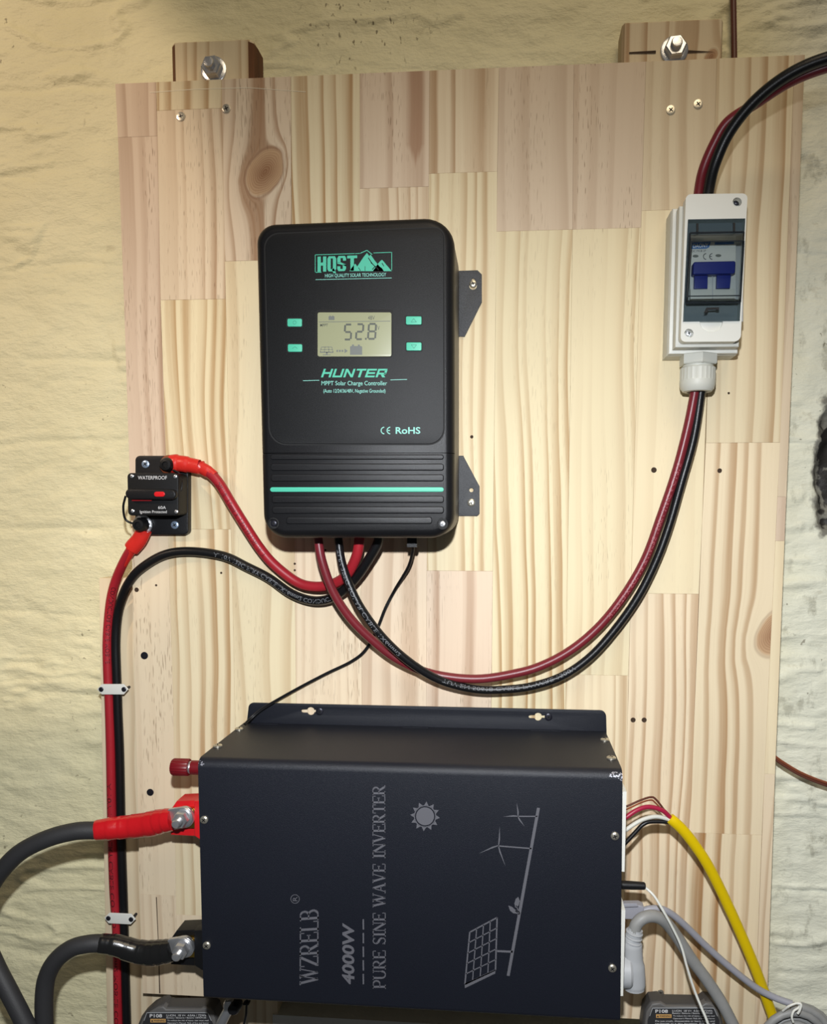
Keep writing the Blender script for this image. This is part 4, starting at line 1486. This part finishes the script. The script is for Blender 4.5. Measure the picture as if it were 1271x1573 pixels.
for px, py in ((203, 731.5), (269.5, 732), (204, 785), (271, 786)):
    mb = MB(); mb.lathe(P(px, py, dF), (0, -1, 0), [(.0017, 0), (.0016, .0006), (.0008, .0010)], 16); mb.build('rivet', M_STEEL, cb)
for px, py in ((223.8, 713), (268.8, 806.5)):
    screw_mb(P(px, py, dB), (0, -1, 0), 6.2 * PXM(dB), .0012, turn=.6).build('mounting_screw', [M_BSCREW, M_GAP], cb)
for px, py in ((261.5, 714.5), (220, 806)):
    c = P(px, py, dB + .004)
    mb = MB(); mb.lathe(c - Vector((0, -.004, 0)), (0, -1, 0), [(.0072, 0), (.0078, .001), (.0078, .0024), (.0066, .0028), (.0066, .0046), (.005, .005)], 30, flute=.08); mb.build('terminal_washer', M_STEEL, cb)
    mb = MB(); mb.lathe(c, (0, -1, 0), [(.0062, .001), (.0068, .0015), (.0064, .0085), (.0050, .0105), (.0028, .0108), (.0024, .0098), (.0003, .0098)], 24); mb.build('terminal_cap', M_RUB, cb)
cable('cap_tether', [(193, 762, dF), (189.5, 779, .026), (193, 798, .022), (207, 805, .020), (214, 805, .018)], .0010, M_RUB, cb)
cable('cap_tether', [(266, 722, .018), (276, 728, .018), (280, 744, .020), (277, 756, .022), (271, 760, .024)], .0010, M_RUB, cb)

# ------------------------------------------------------------------ cables
def cthing(name, lab, cat='cable', at=(0, 0, 0), group=None):
    return thing(name, at, lab, cat, group)


# print on a cable: text wrapped on the side that faces the room
def cable_text(name, s, pts, i0, i1, r, m_, parent, hfrac=0.9, off=0.0, flip=False):
    pl = path(pts, 10)
    cum = [0]
    for a_, b_ in zip(pl, pl[1:]):
        cum.append(cum[-1] + (b_ - a_).length)
    tot = cum[-1]
    co, fs = text_mesh(s, 0.0)

    def at(sv):
        sv = min(max(sv, 0), tot - 1e-6)
        k = max(i for i, c_ in enumerate(cum) if c_ <= sv)
        k = min(k, len(pl) - 2)
        f_ = (sv - cum[k]) / (cum[k + 1] - cum[k])
        return pl[k].lerp(pl[k + 1], f_), (pl[min(k + 2, len(pl) - 1)] - pl[max(k - 1, 0)]).normalized()
    mb = MB()
    vs = []
    for u, v in co:
        if flip:
            u, v = 1 - u, 1 - v
        p_, t_ = at(tot * (i0 + (i1 - i0) * u))
        n_ = Vector((0, -1, 0))
        n_ = (n_ - t_ * n_.dot(t_)).normalized()
        s_ = t_.cross(n_)
        ang = off + (v - .5) * hfrac
        vs.append(p_ + (n_ * math.cos(ang) - s_ * math.sin(ang)) * (r + .00015))
    mb.add(vs, fs)
    return mb.build(name, m_, parent, smooth=False)


M_RPRINT = mat('dark_cable_print', srgb(70, 14, 20), .5)
M_GPRINT = mat('grey_cable_print', srgb(112, 114, 118), .5)

rA = .0047
ptsA = [(553, 815, .036), (552, 833, .036), (547, 857, .033), (532, 884, .026), (509, 898, .018), (482, 901, .014), (456, 894, .012), (423, 869, .012), (400, 843, .012), (377, 808, .014), (356, 774, .015), (338, 744, .015), (322, 726, .014), (306, 717, .0135), (290, 714, .0135)]
t = cthing('battery_cable', 'bright red cable looping from the controller to the breaker top', at=P(456, 894, 0))
cable('insulation', ptsA, rA, M_RED, t)
cable_text('cable_print', 'A. 10V 125C FLRY CABLE 1X16mm2 A. 10V 125C', ptsA, .55, .86, rA, M_RPRINT, t)
mb = MB()
mb.tube(path([(264, 713, .0128), (275, 712, .0132), (290, 714, .0135), (306, 717.5, .0137), (308, 718, .0137), (322, 726, .014), (329, 732, .0143)], 6), [.0085] * 6 + [.0075] * 6 + [.0068] * 6 + [.0068] * 4 + [.0064] * 2 + [.0058] * 6 + [.0053] * 7, 18, flat=.85)
mb.build('heatshrink', M_SHRINK, t)
mb = MB(); mb.lathe(P(261.5, 714.5, .0095), (0, -1, 0), [(.0092, 0), (.0092, .0016)], 28); mb.build('ring_lug', M_COPPER, t)

ptsB = [(582, 815, .036), (581, 833, .036), (568, 857, .032), (548, 887, .025), (525, 909, .018), (502, 921, .013), (476, 922, .009), (446, 911, .007), (413, 888, .006), (380, 871, .006), (343, 854, .006), (292, 847, .006), (252, 852.5, .006), (216, 874, .005),
        (197, 897, .001), (185.5, 925, -.008), (180, 953, -.0125), (178, 988, -.0137), (179, 1029, -.0137), (180.5, 1067, -.0137), (181.5, 1099, -.0137), (184, 1163, -.0137), (186.7, 1295, -.0137), (190, 1394, -.0137), (192.7, 1493, -.0137), (195, 1573, -.0137), (197, 1640, -.0137), (207, 1950, -.0137)]
t = cthing('battery_cable', 'thick black cable arching over the board and down beside the long red one', at=P(195, 1573, -.0137))
cable('insulation', ptsB, .0043, M_RUB, t)
cable_text('cable_print', 'A. 10V 125C FLRY CABLE 1X16mm2 CONDUCTOR', ptsB, .07, .20, .0043, M_GPRINT, t, flip=True)

ptsC = [(224, 813, .011), (214, 830, .010), (201, 845, .008), (189, 866, .002), (178, 892, -.006), (171, 919, -.011), (167, 953, -.0135), (165, 991, -.0135), (166, 1038, -.0135), (168, 1077, -.0135), (170, 1147, -.0135), (172, 1262, -.0135), (175, 1361, -.0135), (180, 1444, -.0135), (182, 1573, -.0135), (184, 1640, -.0135), (193, 1950, -.0135)]
t = cthing('battery_cable', 'long red cable running from the breaker bottom down the left stud', at=P(182, 1573, -.0135))
cable('insulation', ptsC, .0045, M_RED, t)
cable_text('cable_print', 'CONDUCTOR CABLE MOBILE', ptsC, .09, .19, .0045, M_RPRINT, t, off=.5)
cable_text('cable_print', 'A 10V 125C FLRY CABLE CO LTD 1X16mm2 MOBILE CONDUCTOR', ptsC, .34, .72, .0045, M_RPRINT, t)
mb = MB()
sp_ = path([(222, 813, .012), (214, 829, .0108), (203, 842, .0095), (199, 849, .008), (189, 866, .003)], 8)
mb.tube(sp_, [.0072 + .0012 * min(1, i / 14) - (.0022 if i > 17 else 0) - .00006 * i for i in range(len(sp_))], 18, flat=.7)
mb.build('heatshrink', M_SHRINK, t)
mb = MB(); mb.lathe(P(220, 806, .0095), (0, -1, 0), [(.0092, 0), (.0092, .0016)], 28); mb.build('ring_lug', M_STEEL, t)

rP = .0040
ptsD = [(488, 815, .040), (489.5, 833, .040), (495.5, 864, .040), (512, 909, .037), (538, 949, .032), (574, 985, .026), (613, 1014, .020), (664, 1035, .017), (730, 1043, .017), (790, 1035, .017), (834, 1022, .017), (880, 997, .017), (923, 960, .017), (961, 912, .018), (992, 858, .018), (1015, 796, .019), (1038.5, 727, .020), (1056, 661, .021), (1067, 607, .022), (1069, 590, .022)]
t = cthing('solar_cable', 'dark red cable sweeping from the controller up to the enclosure gland', at=P(730, 1043, 0))
cable('insulation', ptsD, rP, M_DRED, t)
cable_text('cable_print', 'H1Z2Z2-K SOLAR PV WIRE 1500V AWG 6 CABLE', ptsD, .62, .88, rP, mat('faint_red_print', srgb(165, 90, 96), .5), t)
ptsE = [(519, 815, .036), (520.5, 833, .036), (525.5, 864, .038), (538.5, 902, .040), (558, 939, .040), (591, 982, .036), (631, 1018, .030), (677, 1045, .022), (730, 1058.5, .017), (777, 1059, .016), (820, 1053.5, .016), (865, 1038, .016), (907, 1009, .016), (946, 966, .016), (981, 916, .017), (1008, 862, .018), (1028, 808, .019), (1047, 742, .020), (1066, 673, .021), (1076.5, 607, .022), (1078, 590, .022)]
t = cthing('solar_cable', 'black cable sweeping from the controller up to the enclosure gland', at=P(730, 1058, 0))
cable('insulation', ptsE, .0037, M_RUB, t)
cable_text('cable_print', 'TUV 2PFG SOLAR CABLE 1X6mm2', ptsE, .03, .22, .0037, M_GPRINT, t)
cable_text('cable_print', 'TUV EN 50618 CABLE PV WIRE 1500V', ptsE, .30, .52, .0037, M_GPRINT, t, off=.4)

ptsF = [(1071, 330, .026), (1074, 294, .034), (1081, 260, .042), (1098, 220, .050), (1119, 187, .057), (1160, 160, .066), (1213, 126, .076), (1268, 104, .086), (1340, 86, .095), (1480, 62, .11), (1700, 40, .12)]
t = cthing('roof_cable', 'dark red cable rising from the enclosure top, partly behind the black one', at=P(1074, 310, .03))
cable('insulation', [(x, y, d - .004) for x, y, d in ptsF], .0040, M_DRED, t)
ptsG = [(1084, 330, .028), (1089, 294, .036), (1099, 252, .046), (1122, 202, .056), (1160, 155, .068), (1210, 116, .080), (1266, 91, .090), (1340, 74, .100), (1480, 50, .115), (1700, 28, .125)]
t = cthing('roof_cable', 'black cable curving from the enclosure top out of the upper right corner', at=P(1089, 310, .03))
cable('insulation', ptsG, .0044, M_RUB, t)

# sensor lead
ptsH = [(635, 836, .036), (634, 848, .030), (627, 872, .018), (607, 906, .004), (592, 935, .0035), (580, 965, .0035), (562, 998, .0035), (540, 1016, .0035), (505, 1033, .004), (470, 1051, .005), (430, 1073, .006), (400, 1091, .008), (385, 1104, .012), (376, 1113, .020)]
t = cthing('sensor_lead', 'thin black twin lead from the controller down behind the inverter corner', at=P(580, 965, .002))
for sg in (-1, 1):
    cable('core', [(x + sg * .9, y + sg * .6, d) for x, y, d in ptsH], .0008, M_RUB, t, seg=8)

# heavy battery leads
def heavy(lab, lead, tape, mt, py, tape_r, lead2=None):
    t = cthing('heavy_lead', lab, at=P(*lead[1]))
    cable('insulation', lead, .0078, M_RUBG, t, n=12, seg=20)
    mb = MB()
    pl = path(tape, 10)
    rr_ = []
    for i in range(len(pl)):
        u = i / (len(pl) - 1)
        base = np.interp(u, [0, .35, .6, .85, 1.0], tape_r)
        step = .0005 * ((u * 7) % 1)
        rr_.append(base + step)
    mb.tube(pl, rr_, 22, flat=.92)
    mb.build('tape_wrap', mt, t, angle=50)
    # lug
    dT = 0.0495
    lx = 277
    plate('cable_lug', [rrect([(257, py - 13), (293, py - 19), (300, py + 12), (262, py + 19)], [2, 13, 13, 2])], dT, dT + .0042, M_STEEL, t, .0006)
    mb = MB(); mb.lathe(P(282, py - 2, dT + .0042), (0, -1, 0), [(.0090, 0), (.0090, .0012), (.0086, .0016), (.0076, .0016), (.0076, .0030), (.005, .0030)], 30); mb.build('washer', M_STEEL, t)
    mb = MB(); mb.lathe(P(282, py - 2, dT + .0042) + Vector((0, -.0030, 0)), (0, -1, 0), [(.0068, 0), (.0072, .0007), (.0072, .0060), (.0064, .0070), (.0042, .0070)], 6, phase=.2); mb.build('hex_nut', M_STEEL, t, angle=20)
    mb = MB()
    pr = [(.0038, .007)]
    hh = .007
    while hh < .0130:
        pr += [(.0041, hh + .0005), (.0036, hh + .0010)]
        hh += .0011
    pr += [(.0032, hh + .0008), (.0018, hh + .001)]
    mb.lathe(P(282, py - 2, dT + .0042) + Vector((0, -.0030, 0)), (0, -1, 0), pr, 20); mb.build('threaded_stud', M_STEEL, t)
    return t


heavy('thick charcoal lead with red tape joined to the upper inverter terminal',
      [(190, 1271, .052), (160, 1274, .056), (147, 1275.5, .058), (116, 1277, .062), (76, 1287, .066), (36, 1306, .068), (9, 1330, .068), (-14, 1362, .066), (-26, 1400, .064), (-22, 1445, .064), (-6, 1485, .068), (14, 1524, .072), (37, 1569, .075), (70, 1640, .078), (110, 1760, .082), (140, 1950, .082)],
      [(266, 1259, .051), (250, 1261, .050), (231, 1265.5, .049), (198, 1270, .050), (172, 1272.5, .054), (146, 1275.5, .058)], M_TAPE, 1257, [.0098, .0112, .0104, .0098, .0085])
heavy('thick charcoal lead with black tape joined to the lower inverter terminal',
      [(200, 1459, .050), (172, 1451, .054), (154, 1449, .057), (132, 1450.5, .060), (109, 1457, .062), (87, 1474, .063), (73, 1498, .063), (68, 1527, .063), (68, 1573, .063), (71, 1640, .063), (80, 1760, .063), (95, 1950, .063)],
      [(266, 1459.5, .051), (250, 1462, .050), (231, 1464, .049), (208, 1461, .050), (178, 1452, .054), (153, 1449, .057)], M_BTAPE, 1457, [.0098, .0112, .0104, .0090, .0084])


# cable clips
def clip(px, py, ang, lab):
    t = thing('cable_clip', P(px, py, -.02), lab, 'cable clip', 'white cable clips on the left stud')
    d1, d0 = -.0075, -.0092
    ca, sa = math.cos(ang), math.sin(ang)
    pts = [(-24, 0), (-17, -8), (17, -8), (24, 0), (17, 8), (-17, 8)]
    rot = [(px + x * ca - y * sa, py + x * sa + y * ca) for x, y in pts]
    plate('clip_bar', [rot], d0, d1, M_WHITE, t, .0005)
    for s_ in (-1, 1):
        x_, y_ = px + s_ * 17.5 * ca, py + s_ * 17.5 * sa
        mb = MB()
        pf = P(x_, y_, d1)
        mb.lathe((pf.x, .0182, pf.z), (0, -1, 0), [(.0014, 0), (.0014, .0092)], 12)
        mb.build('clip_nail', M_DSCREW, t)
        screw_mb(P(x_, y_, d1), (0, -1, 0), .0024, .0009).build('clip_screw', [M_DSCREW, M_GAP], t)


clip(173, 1059, .0, 'upper white cable clip pinning the red and black cables to the stud')
clip(184, 1411.5, .05, 'lower white cable clip pinning the cables between the two heavy leads')

# ------------------------------------------------------------------ right-hand wiring
t = cthing('mains_cable', 'yellow sheathed cable with stripped cores at the inverter side', at=P(1031, 1260, .05))
ptsY = [(1029, 1257, .048), (1038, 1264, .048), (1054.6, 1281, .046), (1078, 1313, .042), (1096, 1344, .038), (1117, 1387, .033), (1140.5, 1439, .028), (1159, 1483, .024), (1172, 1517, .020), (1180, 1540, .018), (1189, 1566, .016), (1200, 1610, .014), (1222, 1700, .014), (1240, 1900, .014)]
cable('sheath', ptsY, .0047, M_YEL, t, flat=.75)
cable('core', [(936, 1247, .06), (950, 1241, .06), (963, 1238.5, .058), (985, 1229, .054), (1001, 1224.5, .050), (1009, 1229, .049), (1020, 1243, .048), (1030, 1256, .048)], .0009, M_BROWN, t, seg=10)
cable('core', [(936, 1251, .06), (950, 1245, .06), (963, 1243, .056), (985, 1233, .052), (1000, 1229, .049), (1007, 1233, .048), (1019, 1246, .047), (1030, 1257, .047)], .0007, M_COPPER, t, seg=10)
cable('core', [(936, 1270, .058), (950, 1264, .058), (963, 1255, .057), (979, 1244.5, .055), (997, 1239.5, .052), (1018, 1245, .050), (1031, 1257, .048)], .0020, M_CRIM, t, seg=12)
cable('core', [(936, 1289, .056), (950, 1283, .056), (963, 1274, .055), (978, 1264, .054), (992, 1257.5, .052), (1010, 1254.5, .050), (1033, 1260, .048)], .0018, M_CREAM, t, seg=12)
cable('core', [(936, 1311, .052), (950, 1305, .052), (962, 1294, .052), (976, 1279, .051), (989, 1266, .050), (1003, 1262, .049), (1033, 1263, .048)], .0018, M_RUB, t, seg=12)

t = cthing('antenna_lead', 'black jack plug with thin white cord hanging from the inverter side', at=P(992, 1361, .06))
mb = MB()
pa = P(938, 1358.5, .060)
pb = P(992, 1361, .060)
mb.lathe(pa, pb - pa, [(.0036, 0), (.0036, (pb - pa).length * .6), (.0032, (pb - pa).length - .001), (.0022, (pb - pa).length)], 20)
mb.build('jack_plug', M_BLACK, t)
cable('cord', [(988, 1362, .060), (993, 1364.5, .059), (1005, 1376, .062), (1018, 1397, .064), (1034, 1426, .062), (1047, 1454, .060), (1056, 1486, .060), (1067.6, 1522, .060), (1078, 1548, .062), (1088, 1573, .064), (1100, 1620, .066), (1118, 1720, .066), (1125, 1900, .066)], .0011, M_WHITE, t, seg=10)

t = cthing('data_cable', 'lilac grey data cable plugged in above the mains plug, running to the coil', at=P(992, 1397, .04))
plate('connector', [[(934, 1392), (983, 1391), (990, 1394), (990, 1408), (980, 1413), (934, 1412)]], .040, .050, M_LILAC, t, .001)
plate('connector_tab', [[(956, 1388.5), (979, 1388), (981, 1393), (956, 1394)]], .050, .0525, M_LILAC, t, .0004)
cable('sheath', [(985, 1400, .045), (1000, 1396, .045), (1018, 1397, .044), (1036, 1407, .041), (1057, 1425.5, .037), (1086, 1454, .032), (1122, 1486, .028), (1161, 1516.5, .026), (1190, 1532, .027), (1217, 1542, .030)], .0030, M_LILAC, t)

t = cthing('mains_lead', 'light grey angled mains plug with thick grey cord', at=P(975, 1470, .05))
ptsP = [(974, 1436, .062), (978, 1420, .062), (989, 1410, .061), (1005, 1407.5, .058), (1021, 1415, .054), (1039, 1437, .048), (1062.4, 1473, .044), (1086, 1505, .042), (1107, 1537, .042), (1126, 1573, .042), (1150, 1625, .042), (1185, 1730, .042), (1205, 1900, .042)]
cable('cord', ptsP, .0052, M_MGREY, t, seg=18)
mb = MB()
mb.tube(path([(977, 1427, .062), (974, 1437, .062), (972, 1446, .062), (973, 1470, .062), (975, 1500, .062), (975, 1516, .062), (975, 1521, .062)], 5), [.0062] * 3 + [.0070] * 3 + [.0062] * 2 + [.0070] * 3 + [.0082] * 6 + [.0092] * 8 + [.0086] * 3 + [.0074] * 2 + [.0040], 22, flat=.85)
mb.build('plug_body', M_LGREY, t)
mb = MB()
pp_ = P(968, 1491, .062)
ln_ = pp_.x - c2.x - .0035
mb.lathe(pp_, (-1, 0, 0), [(.0125, -.001), (.0140, .001), (.0140, max(.004, ln_))], 28)
mb.build('plug_face', M_LGREY, t)
for yy in (1432, 1439, 1446):
    mb = MB()
    q0 = P(975 - (yy - 1432) * .15, yy, .062)
    mb.lathe(q0, Vector((.2, 0, 1)), [(.0066, -.0009), (.0073, -.0004), (.0073, .0004), (.0066, .0009)], 24)
    mb.build('strain_relief_ring', M_LGREY, t)

# coiled grey cable
t = cthing('coiled_cable', 'grey data cable coiled up and tied at the lower right', at=P(1215, 1640, .02))
cc = (1222, 1612)
pts = []
for k in range(0, 5 * 24 + 1):
    a_ = 2 * math.pi * k / 24
    lay = k / 24
    rx = 62 - 9.5 * lay
    ry = 66 - 9.0 * lay
    pts.append((cc[0] + rx * math.cos(a_ - 1.7), cc[1] + ry * math.sin(a_ - 1.7), .030 + .004 * math.sin(lay * 2.3)))
mb = MB(); mb.tube([P(*q) for q in pts], .0034, 12); mb.build('coil', M_MGREY, t, angle=60)
pts2 = [(x + 3, y - 1, d - .0075) for x, y, d in pts[:60]]
mb = MB(); mb.tube([P(*q) for q in pts2], .0034, 12); mb.build('coil', M_MGREY, t, angle=60)
cable('twist_tie', [(1203, 1553, .036), (1212, 1546, .040), (1224, 1541, .040), (1230, 1541, .038), (1227, 1548, .040), (1220, 1553, .041), (1217, 1562, .042), (1219, 1570, .042)], .0010, M_WHITE, t, seg=8)
cable('twist_tie', [(1224, 1541, .041), (1231, 1543, .042), (1229, 1552, .043), (1226, 1557, .043)], .0011, M_WHITE, t, seg=8)

# copper earth wire on the right wall
t = cthing('earth_wire', 'bare copper twin wire sagging across the wall right of the board', 'wire', at=P(1230, 1188, -.03))
for sg, m_ in ((-1, M_COPPER), (1, M_BROWN)):
    cable('strand', [(1165, 1140 + sg * 2.1, -.030), (1190, 1163 + sg * 2.1, -.028), (1210, 1177 + sg * 2.1, -.027), (1235, 1191 + sg * 2.1, -.026), (1275, 1206 + sg * 2.1, -.026), (1340, 1222 + sg * 2.1, -.028), (1480, 1240 + sg * 2.1, -.030), (1720, 1250 + sg * 2.1, -.030)], .0013, m_, t, seg=10)
# brown cable on the wall above the board
o = cable('wall_cable', [(1122, -330, -.044), (1126, -60, -.044), (1127, 0, -.044), (1128, 60, -.044), (1129, 130, -.044)], .0026, M_BROWN)
tag(o, 'straight brown cable running up the wall beside the right timber block', 'cable')

# ------------------------------------------------------------------ tool batteries
def battery(ol, lab, x0, x1, ytop, tw, shift=0):
    t = thing('battery_pack', P((x0 + x1) / 2, 1640, .03), lab, 'battery')
    dF_ = .022
    plate('shell', [ol], .0008, dF_ - .003, M_PACK, t, .003)
    ins = []
    cx_ = sum(p[0] for p in ol) / len(ol)
    cy_ = sum(p[1] for p in ol) / len(ol)
    plate('face', [[(cx_ + (x - cx_) * .955, y + 2.5 if y < 1600 else y - 2) for x, y in ol]], .012, dF_ - .0015, mat('pack_face', (0.12, 0.115, 0.11, 1), .5), t, .0015)
    lb = [(x0 + tw * .115, ytop + 18), (x1 - tw * .12, ytop + 18), (x1 - tw * .05, ytop + 36), (x1 - tw * .04, 1640), (x0 + tw * .04, 1640), (x0 + tw * .06, ytop + 36)]
    plate('label', [lb], dF_ - .003, dF_ - .0012, M_LABEL, t, .0002)
    dl = dF_ - .0012
    L0 = x0 + tw * .155
    text('label_name', 'P108', (L0, ytop + 19.8, L0 + tw * .155, ytop + 25), dl, M_WPRINT, t, bold=.02, shear=.0)
    text('label_print', 'LI-ION  18 V=  4.0Ah / 72Wh', (L0 + tw * .21, ytop + 20.2, x1 - tw * .14, ytop + 23.4), dl, M_WPRINT, t)
    text('label_print', 'Battery / Batterie / Bateria 130429150', (L0 + tw * .21, ytop + 24.2, x1 - tw * .14, ytop + 27.2), dl, M_WPRINT, t)
    plate('warning_patch', [R(L0 + 1, ytop + 27.2, L0 + tw * .20, ytop + 32.6)], dl - .0003, dl + .0001, M_WARN, t)
    text('warning_lettering', 'WARNING', (L0 + 6, ytop + 28.2, L0 + tw * .19, ytop + 31.6), dl + .0001, M_LABEL, t, bold=.02)
    strokes('warning_triangle', [[(L0 + 2, ytop + 31.6), (L0 + 3.8, ytop + 28.2), (L0 + 5.6, ytop + 31.6)]], dl + .0001, M_LABEL, t)
    strokes('label_border', [seg_poly((x0 + tw * .12, ytop + 17.6), (x1 - tw * .12, ytop + 17.6), 1.1), seg_poly((x0 + tw * .12, ytop + 17.6), (x0 + tw * .085, ytop + 30), .8), seg_poly((x1 - tw * .12, ytop + 17.6), (x1 - tw * .075, ytop + 30), .8)], dl + .0004, M_LGREY, t)
    for k, s_ in enumerate(('To reduce the risk of injury, user must read', "Operator's Manual. Risk of fire and burns", 'Do not crush, disassemble or burn. Store and', 'recharge in a dry location. Follow all')):
        xx = L0 + tw * .22 if k < 2 else L0
        text('label_print', s_, (xx, ytop + 28.4 + k * 3.9, x1 - tw * .11, ytop + 31.3 + k * 3.9), dl, M_WPRINT, t)
    return t


battery([(209, 1580), (216, 1563), (228, 1552), (241, 1545), (249, 1544), (254, 1548.5), (309.6, 1548.5), (313, 1546.5), (321, 1546.5), (329, 1552), (333, 1566), (334, 1580), (334, 1650), (205, 1650)],
        'dark grey tool battery pack at the lower left, beside the red cable', 211, 334, 1538, 123)
battery([(987, 1580), (991, 1552), (1000, 1540), (1014, 1538.5), (1023, 1543.5), (1078, 1544.5), (1086, 1539), (1096, 1540), (1106.7, 1551), (1112, 1573), (1114, 1650), (985, 1650)],
        'dark grey tool battery pack at the lower right, behind the white cord', 988, 1112, 1531, 124)

# metal clamp arm under the inverter's lower left corner
t = thing('metal_clamp', P(350, 1560, .03), 'shiny steel clamp arm below the lower left corner of the inverter', 'clamp')
mb = MB()
pl = path([(356, 1543, .046), (350, 1553, .046), (343, 1566, .046), (337, 1580, .046), (326, 1610, .046)], 6)
mb.tube(pl, .0046, 18); mb.build('arm', M_STEEL, t)
mb = MB(); mb.lathe(P(348, 1544, .046), (1, 0, .1), [(.003, -.002), (.0056, 0), (.0056, .006), (.003, .008)], 20); mb.build('swivel', M_STEEL, t)
mb = MB(); mb.lathe(P(361, 1546, .046), (0, -1, 0), [(.0054, -.006), (.0058, -.004), (.0058, .004), (.0045, .006)], 20); mb.build('swivel_cap', M_BLACK, t)
t = cthing('hanging_lead', 'thin black lead hanging under the inverter right of the steel clamp', at=P(378, 1545, .03))
cable('core', [(380, 1530, .030), (379, 1545, .030), (378, 1560, .030), (374, 1580, .030), (372, 1610, .030)], .0011, M_RUB, t, seg=8)
plate('lead_clip', [R(373, 1542, 382, 1544.5)], .028, .034, M_BLACK, t, .0004)
